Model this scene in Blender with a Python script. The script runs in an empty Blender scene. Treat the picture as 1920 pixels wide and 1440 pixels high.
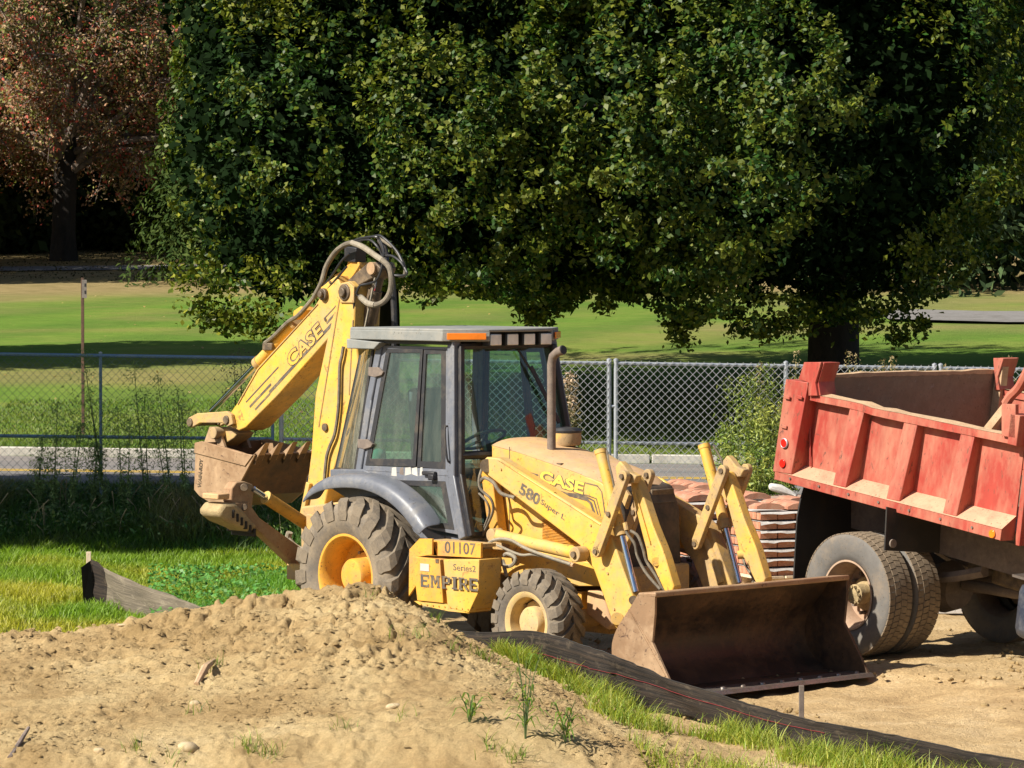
import bpy, math, random
import numpy as np
from mathutils import Vector, noise as mnoise

S = bpy.context.scene
col = S.collection
R = math.radians
random.seed(7)
rng = np.random.default_rng(11)

# ------------------------------------------------------------------ camera, sky, sun
CAM_H, FPX, PU, PV, YH = 3.26, 6500.0, 960.0, 720.0, 500.0
PITCH = math.atan((PV - YH) / FPX)
cam = bpy.data.cameras.new('camera'); camo = bpy.data.objects.new('camera', cam); col.objects.link(camo)
cam.sensor_width = 36; cam.lens = FPX / 1920 * 36; cam.clip_end = 900; cam.clip_start = .5
camo.location = (0, 0, CAM_H); camo.rotation_euler = (math.pi / 2 - PITCH, 0, 0)
S.camera = camo
S.render.resolution_x = 1024; S.render.resolution_y = 768
sun_to = Vector((-.66, -.37, .655)).normalized()
w = bpy.data.worlds.new('World'); S.world = w; w.use_nodes = True
nt = w.node_tree; bg = nt.nodes['Background']
sky = nt.nodes.new('ShaderNodeTexSky'); sky.sky_type = 'NISHITA'; sky.sun_disc = False
sky.sun_elevation = math.asin(sun_to.z); sky.sun_rotation = math.atan2(sun_to.x, sun_to.y)
nt.links.new(sky.outputs[0], bg.inputs[0]); bg.inputs[1].default_value = .052
sl = bpy.data.lights.new('sun', 'SUN'); sl.energy = 5.0; sl.angle = R(.53); sl.color = (1, .93, .80)
so = bpy.data.objects.new('sun', sl); col.objects.link(so)
so.rotation_euler = sun_to.to_track_quat('Z', 'Y').to_euler()
S.view_settings.view_transform = 'Standard'; S.view_settings.look = 'None'
S.view_settings.exposure = .75; S.view_settings.gamma = 1
S.view_settings.use_curve_mapping = False
S.render.engine = 'CYCLES'
S.cycles.max_bounces = 8; S.cycles.transparent_max_bounces = 16
S.cycles.caustics_reflective = False; S.cycles.caustics_refractive = False

# ------------------------------------------------------------------ surveying helper: lines of sight onto real planes
def ray(u, v):
    d = ((u - PU) / FPX, 1.0, (PV - v) / FPX); c, s = math.cos(PITCH), math.sin(PITCH)
    return np.array([d[0], c + s * d[2], -s + c * d[2]])
class Frame:
    def __init__(s, o, a, p=0):
        c, sn, cp, sp = math.cos(a), math.sin(a), math.cos(p), math.sin(p)
        s.R = np.array([[c, sn, 0], [-sn, c, 0], [0, 0, 1.]]) @ np.array([[cp, 0, sp], [0, 1, 0], [-sp, 0, cp]])
        s.o = np.array(o, float); s.a = a; s.p = p
    def hit(s, u, v, p0, n):
        C = s.R.T @ (np.array([0, 0, CAM_H]) - s.o); d = s.R.T @ ray(u, v); n = np.array(n, float)
        k = np.dot(np.array(p0) - C, n) / np.dot(d, n); return tuple(C + k * d)
    def y(s, u, v, y): return s.hit(u, v, (0, y, 0), (0, 1, 0))
    def x(s, u, v, x): return s.hit(u, v, (x, 0, 0), (1, 0, 0))
    def z(s, u, v, z): return s.hit(u, v, (0, 0, z), (0, 0, 1))
    def yy(s, pts, y): return [(lambda q: (q[0], q[2]))(s.y(u, v, y)) for u, v in pts]
    def place(s, e):
        e.location = s.o; e.rotation_mode = 'ZYX' if False else 'XYZ'
        e.rotation_euler = (0, s.p, -s.a)
    def world(s, q): return tuple(s.R @ np.array(q) + s.o)
W = Frame((0, 0, 0), 0)

# ------------------------------------------------------------------ materials
MATS = {}
def nodes(m):
    m.use_nodes = True; t = m.node_tree; return t, t.nodes['Principled BSDF']
def ramp(t, fac, stops):
    r = t.nodes.new('ShaderNodeValToRGB'); e = r.color_ramp.elements
    e[0].position, e[0].color = stops[0][0], (*stops[0][1], 1)
    e[1].position, e[1].color = stops[-1][0], (*stops[-1][1], 1)
    for p, c in stops[1:-1]:
        k = e.new(p); k.color = (*c, 1)
    t.links.new(fac, r.inputs[0]); return r.outputs[0]
def noise(t, sc, det=6, rough=.6, vec=None, dist=0):
    n = t.nodes.new('ShaderNodeTexNoise'); n.inputs['Scale'].default_value = sc
    n.inputs['Detail'].default_value = det; n.inputs['Roughness'].default_value = rough
    n.inputs['Distortion'].default_value = dist
    if vec is not None: t.links.new(vec, n.inputs['Vector'])
    return n.outputs['Fac']
def coords(t, scale=(1, 1, 1), rot=(0, 0, 0), kind='Object'):
    tc = t.nodes.new('ShaderNodeTexCoord'); mp = t.nodes.new('ShaderNodeMapping')
    mp.inputs['Scale'].default_value = scale; mp.inputs['Rotation'].default_value = rot
    t.links.new(tc.outputs[kind], mp.inputs[0]); return mp.outputs[0]
def mix(t, fac, a, b, mode='MIX'):
    m = t.nodes.new('ShaderNodeMix'); m.data_type = 'RGBA'; m.blend_type = mode
    if isinstance(fac, float): m.inputs[0].default_value = fac
    else: t.links.new(fac, m.inputs[0])
    for s_, i in ((a, 6), (b, 7)):
        if isinstance(s_, tuple): m.inputs[i].default_value = (*s_, 1)
        else: t.links.new(s_, m.inputs[i])
    return m.outputs[2]
def math_(t, op, a, b=None):
    m = t.nodes.new('ShaderNodeMath'); m.operation = op
    for s_, i in ((a, 0), (b, 1)):
        if s_ is None: continue
        if isinstance(s_, (int, float)): m.inputs[i].default_value = s_
        else: t.links.new(s_, m.inputs[i])
    return m.outputs[0]
def bump(t, b, h, dist=.01, strength=1):
    n = t.nodes.new('ShaderNodeBump'); n.inputs['Distance'].default_value = dist; n.inputs['Strength'].default_value = strength
    t.links.new(h, n.inputs['Height']); t.links.new(n.outputs[0], b.inputs['Normal'])
def worn(name, base, dirt, amount=.5, rough=.5, metal=0, scale=3, spots=None, bmp=.002, streak=False, spec=.5):
    """paint, rubber or steel with dirt and wear of its own shape"""
    m = bpy.data.materials.new(name); t, b = nodes(m)
    v = coords(t, (1, 1, .35) if streak else (1, 1, 1))
    n1 = noise(t, scale, 8, .65, v, .4); n2 = noise(t, scale * 9, 5, .6, v)
    f = math_(t, 'ADD', math_(t, 'MULTIPLY', n1, .75), math_(t, 'MULTIPLY', n2, .25))
    lo = .62 - amount * .38
    fr = ramp(t, f, [(lo, (0, 0, 0)), (lo + .22, (1, 1, 1))])
    c = mix(t, fr, base, dirt)
    var = ramp(t, noise(t, scale * 3, 4, .6, v), [(.3, (.82, .82, .82)), (.7, (1.1, 1.1, 1.1))])
    c = mix(t, .7, c, var, 'MULTIPLY')
    if spots:
        sp = ramp(t, noise(t, scale * 5, 7, .75, v, .8), [(.60, (0, 0, 0)), (.66, (1, 1, 1))])
        c = mix(t, sp, c, spots)
    ch = ramp(t, noise(t, scale * 16, 3, .55, v, .3), [(.655, (0, 0, 0)), (.675, (1, 1, 1))])
    c = mix(t, math_(t, 'MULTIPLY', ch, .75), c, tuple(x * .35 for x in dirt))
    t.links.new(c, b.inputs['Base Color'])
    rr = ramp(t, fr, [(0, (rough,) * 3), (1, (min(1, rough + .35),) * 3)])
    t.links.new(rr, b.inputs['Roughness']); b.inputs['Metallic'].default_value = metal
    b.inputs['Specular IOR Level'].default_value = spec
    if bmp: bump(t, b, n2, bmp, .6)
    MATS[name] = m; return m
def plain(name, c, rough=.6, metal=0, spec=.5):
    m = bpy.data.materials.new(name); t, b = nodes(m)
    v = coords(t); k = ramp(t, noise(t, 8, 5, .6, v), [(.3, tuple(x * .8 for x in c)), (.7, tuple(min(1, x * 1.15) for x in c))])
    t.links.new(k, b.inputs['Base Color']); b.inputs['Roughness'].default_value = rough
    b.inputs['Metallic'].default_value = metal; b.inputs['Specular IOR Level'].default_value = spec
    MATS[name] = m; return m
DUST = (.46, .33, .19)
YEL = worn('yellow_paint', (.75, .435, .065), (.50, .34, .14), .56, .42, 0, 2.2, (.30, .16, .06))
YELD = worn('dusty_yellow', (.66, .40, .09), (.40, .28, .15), .75, .6, 0, 4, (.16, .09, .05))
YELR = worn('dusty_cream_rim', (.62, .43, .16), (.50, .36, .20), .6, .7, 0, 4)
TANR = worn('dusty_tan_rim', (.48, .34, .24), (.38, .25, .17), .6, .7, 0, 4)
YELH = worn('dusty_hood_paint', (.60, .38, .15), (.52, .33, .19), .8, .7, 0, 2.5)
ORG = worn('orange_yellow_paint', (.70, .36, .05), (.45, .25, .09), .4, .5, 0, 3, (.25, .1, .04))
BROWN = worn('muddy_steel', (.33, .19, .10), (.42, .30, .18), .6, .75, 0, 5, (.10, .06, .04))
MUD = worn('caked_mud', (.42, .32, .17), (.30, .22, .12), .5, .95, 0, 9, None, .012)
BUCK = worn('rusty_bucket_steel', (.34, .21, .12), (.48, .33, .20), .45, .5, .25, 2.5, (.12, .07, .05))
BUCKIN = worn('worn_dark_bucket_steel', (.075, .052, .04), (.21, .12, .065), .5, .42, .4, 2.2, None)
STEEL = worn('worn_steel', (.30, .27, .25), (.20, .13, .08), .4, .38, .8, 6)
PINM = worn('greasy_pin_steel', (.10, .075, .055), (.25, .18, .11), .5, .5, .3, 12)
CHROME = plain('chrome_rod', (.62, .68, .78), .13, 1)
GREY = worn('grey_blue_paint', (.135, .145, .175), (.24, .23, .22), .35, .40, 0, 3)
GREYL = worn('pale_grey_roof', (.22, .23, .225), (.30, .285, .25), .4, .6, 0, 3)
DARK = worn('black_cab_trim', (.022, .022, .026), (.075, .06, .045), .35, .5, 0, 5)
RUB = worn('dusty_rubber', (.14, .12, .10), (.27, .215, .15), .62, .85, 0, 4)
RUBT = worn('dusty_tread_rubber', (.20, .16, .115), (.10, .085, .07), .45, .9, 0, 7)
RUBTRK = worn('grey_truck_rubber', (.15, .14, .13), (.24, .19, .14), .4, .8, 0, 4)
TREADTRK = worn('tan_truck_tread', (.25, .19, .13), (.17, .13, .095), .5, .9, 0, 8)
BLACK = worn('black_rubber_sheet', (.018, .016, .015), (.05, .038, .028), .4, .7, 0, 4)
HOSE = worn('dusty_hose', (.13, .11, .085), (.27, .23, .17), .5, .8, 0, 12)
HOSEB = plain('black_hose', (.025, .025, .028), .4)
HOSEW = worn('pale_hose_sleeve', (.30, .265, .205), (.20, .165, .12), .45, .8, 0, 14)
RUST = worn('rusty_exhaust', (.17, .135, .115), (.27, .215, .175), .5, .8, .2, 8)
GRILL = worn('dusty_black_grille', (.03, .028, .026), (.13, .09, .06), .55, .7, 0, 3)
RED = worn('red_paint', (.37, .056, .040), (.46, .19, .12), .56, .5, 0, 2.4, (.13, .055, .04), .002, True)
REDT = worn('tan_dusted_red_ledge', (.56, .30, .19), (.50, .17, .11), .35, .8, 0, 3.5)
TANW = worn('splintered_wood', (.55, .38, .23), (.42, .27, .16), .5, .9, 0, 6, None, .006)
BEDIN = worn('worn_brown_bed_steel', (.22, .165, .11), (.33, .26, .18), .45, .6, .2, 3, (.30, .26, .22))
AMBER = plain('amber_lens', (.85, .22, .02), .2)
REDL = plain('red_lens', (.75, .02, .012), .2)
LENS = plain('work_light_lens', (.85, .81, .72), .25, .1)
GALV = worn('galvanised_tube', (.50, .53, .58), (.36, .38, .41), .4, .42, .5, 8)
WIRE = plain('galvanised_wire', (.55, .56, .58), .45, .4)
DECAL = worn('worn_dark_decal', (.10, .085, .075), (.34, .25, .11), .36, .6, 0, 11)
DECALY = plain('yellow_decal', (.82, .55, .10), .5)
WHITE = plain('white_sticker', (.46, .44, .40), .6)
TURQ = plain('turquoise_rag', (.10, .50, .45), .9)
GREYSEAT = plain('dark_blue_seat_vinyl', (.022, .028, .05), .6)

def glassmat(name, tint, dust):
    m = bpy.data.materials.new(name); m.use_nodes = True; t = m.node_tree; t.nodes.clear()
    out = t.nodes.new('ShaderNodeOutputMaterial'); tr = t.nodes.new('ShaderNodeBsdfTransparent'); tr.inputs[0].default_value = (*tint, 1)
    gl = t.nodes.new('ShaderNodeBsdfGlossy'); gl.inputs['Roughness'].default_value = .03
    df = t.nodes.new('ShaderNodeBsdfDiffuse'); df.inputs[0].default_value = (.34, .33, .27, 1)
    v = coords(t, (2, 2, .5)); f = ramp(t, noise(t, 5, 8, .7, v, .6), [(.42, (dust * .25,) * 3), (.72, (dust,) * 3)])
    m1 = t.nodes.new('ShaderNodeMixShader'); t.links.new(f, m1.inputs[0]); t.links.new(tr.outputs[0], m1.inputs[1]); t.links.new(df.outputs[0], m1.inputs[2])
    lw = t.nodes.new('ShaderNodeLayerWeight'); lw.inputs[0].default_value = .5
    fr = t.nodes.new('ShaderNodeMath'); fr.operation = 'MULTIPLY_ADD'; fr.inputs[1].default_value = .55; fr.inputs[2].default_value = .10
    p5 = math_(t, 'POWER', lw.outputs['Facing'], 4.); t.links.new(p5, fr.inputs[0])
    m2 = t.nodes.new('ShaderNodeMixShader'); t.links.new(fr.outputs[0], m2.inputs[0]); t.links.new(m1.outputs[0], m2.inputs[1]); t.links.new(gl.outputs[0], m2.inputs[2])
    t.links.new(m2.outputs[0], out.inputs[0]); MATS[name] = m; return m
GLASS = glassmat('green_tinted_glass', (.68, .87, .78), .15)
GLASSD = glassmat('dusty_curved_glass', (.50, .68, .52), .75)

def leafmat(name, rough=.48, trans=.16, spec=.26):
    m = bpy.data.materials.new(name); t, b = nodes(m); out = t.nodes['Material Output']
    a = t.nodes.new('ShaderNodeAttribute'); a.attribute_name = 'tint'
    t.links.new(a.outputs['Color'], b.inputs['Base Color']); b.inputs['Roughness'].default_value = rough
    b.inputs['Specular IOR Level'].default_value = spec
    tl = t.nodes.new('ShaderNodeBsdfTranslucent'); g = mix(t, 1.0, a.outputs['Color'], (1.6, 1.7, .7), 'MULTIPLY'); t.links.new(g, tl.inputs[0])
    mx = t.nodes.new('ShaderNodeMixShader'); mx.inputs[0].default_value = trans
    t.links.new(b.outputs[0], mx.inputs[1]); t.links.new(tl.outputs[0], mx.inputs[2]); t.links.new(mx.outputs[0], out.inputs[0])
    MATS[name] = m; return m
LEAF = leafmat('leaf'); GRASSM = leafmat('grass_blade', .5, .35, .35); DRYM = leafmat('autumn_leaf', .7, .2, .2)
BARK = worn('bark', (.032, .025, .02), (.016, .014, .012), .5, .95, 0, 7, None, .02, True)
TWIG = worn('grey_twig', (.27, .21, .175), (.09, .07, .06), .5, .95, 0, 9, None, .004)
MATTELEAF = leafmat('matte_leaf', .9, .1, .05)
STEM = plain('green_stem', (.07, .11, .03), .7)

# ------------------------------------------------------------------ mesh builder
class MB:
    def __init__(s): s.v = []; s.f = []
    def add(s, vs, fs):
        o = len(s.v); s.v += [tuple(map(float, p)) for p in vs]; s.f += [tuple(o + i for i in f) for f in fs]; return s
    def box(s, c, d, R3=None):
        x, y, z = (k / 2 for k in d); P = [(a, b, e) for e in (-z, z) for b in (-y, y) for a in (-x, x)]
        if R3 is not None: P = [tuple(R3 @ np.array(p)) for p in P]
        return s.add([(p[0] + c[0], p[1] + c[1], p[2] + c[2]) for p in P],
                     [(0, 2, 3, 1), (4, 5, 7, 6), (0, 1, 5, 4), (2, 6, 7, 3), (0, 4, 6, 2), (1, 3, 7, 5)])
    def prism(s, poly, a, b, axis='y'):
        """outline in the plane across `axis`, extruded from a to b (a, b may be functions of the outline point)"""
        fa = a if callable(a) else (lambda p: a); fb = b if callable(b) else (lambda p: b)
        if axis == 'y': mk = lambda p, k: (p[0], k, p[1])
        elif axis == 'x': mk = lambda p, k: (k, p[0], p[1])
        else: mk = lambda p, k: (p[0], p[1], k)
        ar = sum(poly[i][0] * poly[(i + 1) % len(poly)][1] - poly[(i + 1) % len(poly)][0] * poly[i][1] for i in range(len(poly)))
        if ar < 0: poly = poly[::-1]
        n = len(poly); A = [mk(p, fa(p)) for p in poly]; B = [mk(p, fb(p)) for p in poly]
        fs = [tuple(range(n)), tuple(range(2 * n - 1, n - 1, -1))] + [(i, i + n, (i + 1) % n + n, (i + 1) % n) for i in range(n)]
        return s.add(A + B, fs)
    def cyl(s, p0, p1, r0, r1=None, n=16, caps=True):
        r1 = r0 if r1 is None else r1; p0 = np.array(p0, float); p1 = np.array(p1, float); d = p1 - p0; d /= np.linalg.norm(d)
        a = np.cross(d, (0, 0, 1)) if abs(d[2]) < .9 else np.cross(d, (1, 0, 0)); a /= np.linalg.norm(a); b = np.cross(d, a)
        P = [p + r * (math.cos(2 * math.pi * i / n) * a + math.sin(2 * math.pi * i / n) * b) for p, r in ((p0, r0), (p1, r1)) for i in range(n)]
        fs = [(i, (i + 1) % n, (i + 1) % n + n, i + n) for i in range(n)]
        if caps: fs += [tuple(range(n))[::-1], tuple(range(n, 2 * n))]
        return s.add(P, fs)
    def tube(s, pts, r, n=8, smooth_n=0):
        P = [np.array(p, float) for p in pts]
        if smooth_n:
            Q = []
            for i in range(len(P) - 1):
                a, b, c, d = P[max(i - 1, 0)], P[i], P[i + 1], P[min(i + 2, len(P) - 1)]
                for k in range(smooth_n):
                    t = k / smooth_n
                    Q.append(.5 * (2 * b + (c - a) * t + (2 * a - 5 * b + 4 * c - d) * t * t + (3 * b - a - 3 * c + d) * t ** 3))
            P = Q + [P[-1]]
        m = len(P); rr = r if hasattr(r, '__len__') else [r] * m
        if len(rr) != m: rr = np.interp(np.linspace(0, 1, m), np.linspace(0, 1, len(rr)), rr)
        prev = None; V = []
        for i, p in enumerate(P):
            d = P[min(i + 1, m - 1)] - P[max(i - 1, 0)]; d = d / (np.linalg.norm(d) + 1e-9)
            if prev is None: a = np.cross(d, (0, 0, 1)) if abs(d[2]) < .9 else np.cross(d, (1, 0, 0))
            else: a = prev - d * np.dot(prev, d)
            a = a / np.linalg.norm(a); prev = a; b = np.cross(d, a)
            V += [p + rr[i] * (math.cos(2 * math.pi * k / n) * a + math.sin(2 * math.pi * k / n) * b) for k in range(n)]
        fs = [(i * n + k, i * n + (k + 1) % n, (i + 1) * n + (k + 1) % n, (i + 1) * n + k) for i in range(m - 1) for k in range(n)]
        fs += [tuple(range(n))[::-1], tuple(range((m - 1) * n, m * n))]
        return s.add(V, fs)
    def lathe(s, prof, c, n=48, axis='y', close=False):
        """profile of (radius, offset along axis)"""
        V = []
        for k in range(n):
            t = 2 * math.pi * k / n; ct, st = math.cos(t), math.sin(t)
            for r, o in prof:
                if axis == 'y': V.append((c[0] + r * ct, c[1] + o, c[2] + r * st))
                elif axis == 'z': V.append((c[0] + r * ct, c[1] + r * st, c[2] + o))
                else: V.append((c[0] + o, c[1] + r * ct, c[2] + r * st))
        m = len(prof); fs = []
        for k in range(n):
            k2 = (k + 1) % n
            for j in range(m - 1): fs.append((k * m + j, k2 * m + j, k2 * m + j + 1, k * m + j + 1))
            if close: fs.append((k * m + m - 1, k2 * m + m - 1, k2 * m, k * m))
        return s.add(V, fs)
    def bar(s, p0, p1, wd, th, side=(0, 1, 0), ext=0):
        """straight bar, th thick along `side`, wd wide across"""
        p0 = np.array(p0, float); p1 = np.array(p1, float); d = p1 - p0; L = np.linalg.norm(d); d /= L
        sd = np.array(side, float); sd -= d * np.dot(sd, d); sd /= np.linalg.norm(sd); u = np.cross(d, sd)
        p0 = p0 - d * ext; p1 = p1 + d * ext
        V = [p + a * u * wd / 2 + b * sd * th / 2 for p in (p0, p1) for a, b in ((-1, -1), (1, -1), (1, 1), (-1, 1))]
        return s.add(V, [(0, 3, 2, 1), (4, 5, 6, 7), (0, 1, 5, 4), (1, 2, 6, 5), (2, 3, 7, 6), (3, 0, 4, 7)])
    def build(s, name, mat, parent=None, smooth=35, bevel=0, **kw):
        me = bpy.data.meshes.new(name); me.from_pydata(s.v, [], s.f); me.validate(); me.update()
        me.materials.append(mat)
        if smooth:
            me.shade_smooth(); me.set_sharp_from_angle(angle=R(smooth))
        o = bpy.data.objects.new(name, me); col.objects.link(o)
        if parent is not None: o.parent = parent
        if bevel:
            b = o.modifiers.new('bevel', 'BEVEL'); b.width = bevel; b.segments = 2; b.limit_method = 'ANGLE'; b.angle_limit = R(40); b.harden_normals = False
        for k, x in kw.items(): o[k] = x
        return o
def thing(name, label, cat, fr=None, loc=(0, 0, 0), group=None, rz=0):
    e = bpy.data.objects.new(name, None); col.objects.link(e); e.empty_display_size = .2
    if fr is not None: fr.place(e)
    else: e.location = loc; e.rotation_euler = (0, 0, rz)
    e['label'] = label; e['category'] = cat
    if group: e['group'] = group
    return e
def tag(o, label, cat, group=None):
    o['label'] = label; o['category'] = cat
    if group: o['group'] = group
    return o
def copy_tree(o, parent=None):
    c = o.copy(); col.objects.link(c); c.parent = parent
    for ch in list(o.children): copy_tree(ch, c)
    return c
def rawmesh(name, V, F, mat, parent=None, tint=None, smooth=False, **kw):
    """V (n,3), F (m,k) arrays; tint per face"""
    V = np.asarray(V, np.float32); F = np.asarray(F, np.int32); m, k = F.shape
    me = bpy.data.meshes.new(name); me.vertices.add(len(V)); me.vertices.foreach_set('co', V.ravel())
    me.loops.add(m * k); me.loops.foreach_set('vertex_index', F.ravel())
    me.polygons.add(m); me.polygons.foreach_set('loop_start', np.arange(0, m * k, k, dtype=np.int32))
    if smooth: me.polygons.foreach_set('use_smooth', np.ones(m, bool))
    me.update(calc_edges=True); me.materials.append(mat)
    if tint is not None:
        at = me.attributes.new('tint', 'FLOAT_COLOR', 'FACE'); c = np.ones((m, 4), np.float32); c[:, :3] = tint; at.data.foreach_set('color', c.ravel())
    o = bpy.data.objects.new(name, me); col.objects.link(o)
    if parent is not None: o.parent = parent
    for kk, x in kw.items(): o[kk] = x
    return o
def unit(a): return a / (np.linalg.norm(a, axis=1, keepdims=True) + 1e-9)
def leaf_arrays(P, size, nrm, wid=.55, fold=.15):
    n = len(P); t = unit(np.cross(nrm, rng.normal(size=(n, 3)))); b = np.cross(nrm, t); s = size[:, None]
    V = np.empty((n, 4, 3)); V[:, 0] = P + t * s; V[:, 1] = P + b * s * wid + nrm * s * fold; V[:, 2] = P - t * s * .8; V[:, 3] = P - b * s * wid + nrm * s * fold
    return V.reshape(-1, 3), np.arange(4 * n).reshape(n, 4)
def text(s_, p0, p1, h, nrm, mat, parent, name='lettering', offset=0., thick=.002, push=0.):
    """flat lettering along p0 -> p1 on a surface with normal nrm"""
    cu = bpy.data.curves.new(name, 'FONT'); cu.body = s_; cu.offset = offset; cu.extrude = thick / 2; cu.resolution_u = 3
    o = bpy.data.objects.new(name, cu); col.objects.link(o)
    me = bpy.data.meshes.new_from_object(o); bpy.data.objects.remove(o); 
    p0, p1, nrm = (np.array(k, float) for k in (p0, p1, nrm)); d = p1 - p0; L = np.linalg.norm(d); d /= L; nrm /= np.linalg.norm(nrm)
    up = np.cross(nrm, d)
    cs = np.array([v.co[:] for v in me.vertices]); lo, hi = cs.min(0), cs.max(0)
    ref = cs
    for v in me.vertices:
        x, y, z = v.co
        q = p0 + d * ((x - lo[0]) / (hi[0] - lo[0]) * L) + up * ((y - lo[1]) / (hi[1] - lo[1]) * h) + nrm * (push + z)
        v.co = q
    me.materials.clear(); me.materials.append(mat); me.name = name
    o = bpy.data.objects.new(name, me); col.objects.link(o); o.parent = parent; return o
# ------------------------------------------------------------------ terrain
def sstep(a, b, x): t = np.clip((x - a) / (b - a), 0, 1); return t * t * (3 - 2 * t)
_perm = np.random.default_rng(5).permutation(256)
def vnoise(x, y, seed=0):
    xi = np.floor(x).astype(int); yi = np.floor(y).astype(int); fx = x - xi; fy = y - yi
    fx = fx * fx * (3 - 2 * fx); fy = fy * fy * (3 - 2 * fy)
    h = lambda a, b: _perm[(_perm[(a + seed * 17) & 255] + b) & 255] / 255.
    return (h(xi, yi) * (1 - fx) + h(xi + 1, yi) * fx) * (1 - fy) + (h(xi, yi + 1) * (1 - fx) + h(xi + 1, yi + 1) * fx) * fy
def fbm(x, y, sc, oc=5, g=.5, seed=0):
    s = 0; a = 1; tot = 0
    for i in range(oc):
        s = s + a * vnoise(x * sc * 2 ** i + 3.7 * i, y * sc * 2 ** i + 9.1 * i, seed + i); tot += a; a *= g
    return s / tot
def ground(x, y):
    x = np.asarray(x, float); y = np.asarray(y, float)
    z = .44 * sstep(38.5, 42.6, y) - .012 * np.clip(x, -8, 8) * sstep(38, 43, y) * (1 - sstep(49.9, 56, y))
    z = z + np.where(y > 50, .055 * (y - 50) * (1 - .0 * y), 0) + .05 * sstep(49.98, 50.02, y)
    z = z - .30 * np.clip(x - 4.3, 0, 2.5) * (1 - sstep(31, 36, y))
    return z
def grassy(x, y):
    """1 where the site is grown over, 0 on bare earth"""
    e = -2.0 + .9 * (vnoise(x * .8, y * .8, 3) - .5)
    a = sstep(.3, -.3, x - e) * sstep(28, 29, y)
    b = sstep(39.2, 40.4, y + .8 * (vnoise(x * .7, y * .3, 8) - .5))
    return np.clip(np.maximum(a, b), 0, 1)
ys = np.concatenate([np.arange(12, 20, .5), np.arange(20, 31, .07), np.arange(31, 43, .17), np.arange(43, 60, .35), np.arange(60, 130, 1.4), np.arange(130, 420, 14)])
xs = np.concatenate([-np.arange(7, 120, 3.)[::-1], np.arange(-6.6, 6.6, .075), np.arange(7, 120, 3.)])
GX, GY = np.meshgrid(xs, ys); GZ = ground(GX, GY)
near = (1 - sstep(40, 43, GY)); bare = 1 - grassy(GX, GY)
GZ = GZ + near * bare * (.09 * (fbm(GX, GY, .9, 4) - .5) + .055 * (fbm(GX, GY, 6, 3, .6, 4) - .5) + .03 * np.maximum(0, fbm(GX, GY, 14, 2, .6, 9) - .62) * 2)
GZ = GZ - .06 * sstep(1.3, .8, np.hypot((GX - 1.9) / 1.5, (GY - 26.7) / 1.3))
GZ = GZ + near * (1 - bare) * .05 * (fbm(GX, GY, 1.2, 3) - .5)
GZ = GZ + np.where(GY > 52, .10 * (fbm(GX, GY, .12, 3, .5, 2) - .5) * sstep(52, 60, GY), 0)
nx, ny = len(xs), len(ys)
idx = np.arange(nx * ny).reshape(ny, nx)
F = np.stack([idx[:-1, :-1], idx[:-1, 1:], idx[1:, 1:], idx[1:, :-1]], -1).reshape(-1, 4)

def groundmat():
    m = bpy.data.materials.new('ground'); t, b = nodes(m); v = coords(t)
    at = t.nodes.new('ShaderNodeAttribute'); at.attribute_name = 'zone'
    sp = t.nodes.new('ShaderNodeSeparateColor'); t.links.new(at.outputs['Color'], sp.inputs[0])
    dirt = ramp(t, noise(t, 1.4, 9, .7, v, .3), [(.25, (.30, .20, .10)), (.5, (.50, .36, .19)), (.75, (.62, .48, .29))])
    dirt = mix(t, .5, dirt, ramp(t, noise(t, 22, 5, .7, v), [(.35, (.6, .55, .5)), (.6, (1.1, 1.08, 1.05))]), 'MULTIPLY')
    soil = ramp(t, noise(t, 5, 6, .6, v), [(.3, (.03, .045, .012)), (.6, (.055, .085, .02)), (.8, (.10, .10, .03))])
    vs = coords(t, (1, 3.5, 1)); vb = coords(t, (.5, 1, 1))
    lg = ramp(t, noise(t, .33, 5, .6, vb, .6), [(.28, (.085, .185, .022)), (.48, (.13, .21, .034)), (.62, (.18, .215, .05)), (.80, (.25, .21, .09))])
    fine = ramp(t, noise(t, 3.2, 8, .75, vs), [(.3, (.55, .6, .5)), (.55, (1, 1, 1)), (.75, (1.35, 1.3, 1.2))])
    lg = mix(t, .85, lg, fine, 'MULTIPLY')
    wv = t.nodes.new('ShaderNodeTexWave'); wv.inputs['Scale'].default_value = .22; wv.inputs['Distortion'].default_value = 2.2; wv.inputs['Detail'].default_value = 3; t.links.new(coords(t, (.35, 1, 1), (0, 0, .18)), wv.inputs[0])
    lg = mix(t, .5, lg, ramp(t, wv.outputs['Fac'], [(.2, (.78, .84, .8)), (.8, (1.2, 1.14, 1.05))]), 'MULTIPLY')
    # leaf litter specks
    vr = t.nodes.new('ShaderNodeTexVoronoi'); vr.inputs['Scale'].default_value = 3.2; t.links.new(coords(t, (1, .55, 1)), vr.inputs[0])
    sk = ramp(t, vr.outputs['Distance'], [(.05, (1, 1, 1)), (.10, (0, 0, 0))])
    lg = mix(t, math_(t, 'MULTIPLY', sk, ramp(t, noise(t, .5, 3, .5, v), [(.5, (0, 0, 0)), (.7, (1, 1, 1))])), lg, (.36, .24, .11))
    # tan dry ground at the top of the lawn
    lg = mix(t, sp.outputs[2], lg, ramp(t, noise(t, 1.5, 7, .7, vs), [(.3, (.16, .12, .05)), (.6, (.33, .24, .12)), (.8, (.40, .32, .17))]))
    c = mix(t, sp.outputs[0], dirt, soil); c = mix(t, sp.outputs[1], c, lg)
    t.links.new(c, b.inputs['Base Color']); b.inputs['Roughness'].default_value = .95; b.inputs['Specular IOR Level'].default_value = .15
    bump(t, b, noise(t, 30, 6, .7, v), .03, .8); return m
GROUND = groundmat()
g = rawmesh('ground', np.stack([GX, GY, GZ], -1).reshape(-1, 3), F, GROUND, smooth=True, kind='structure')
at = g.data.attributes.new('zone', 'FLOAT_COLOR', 'POINT')
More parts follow.
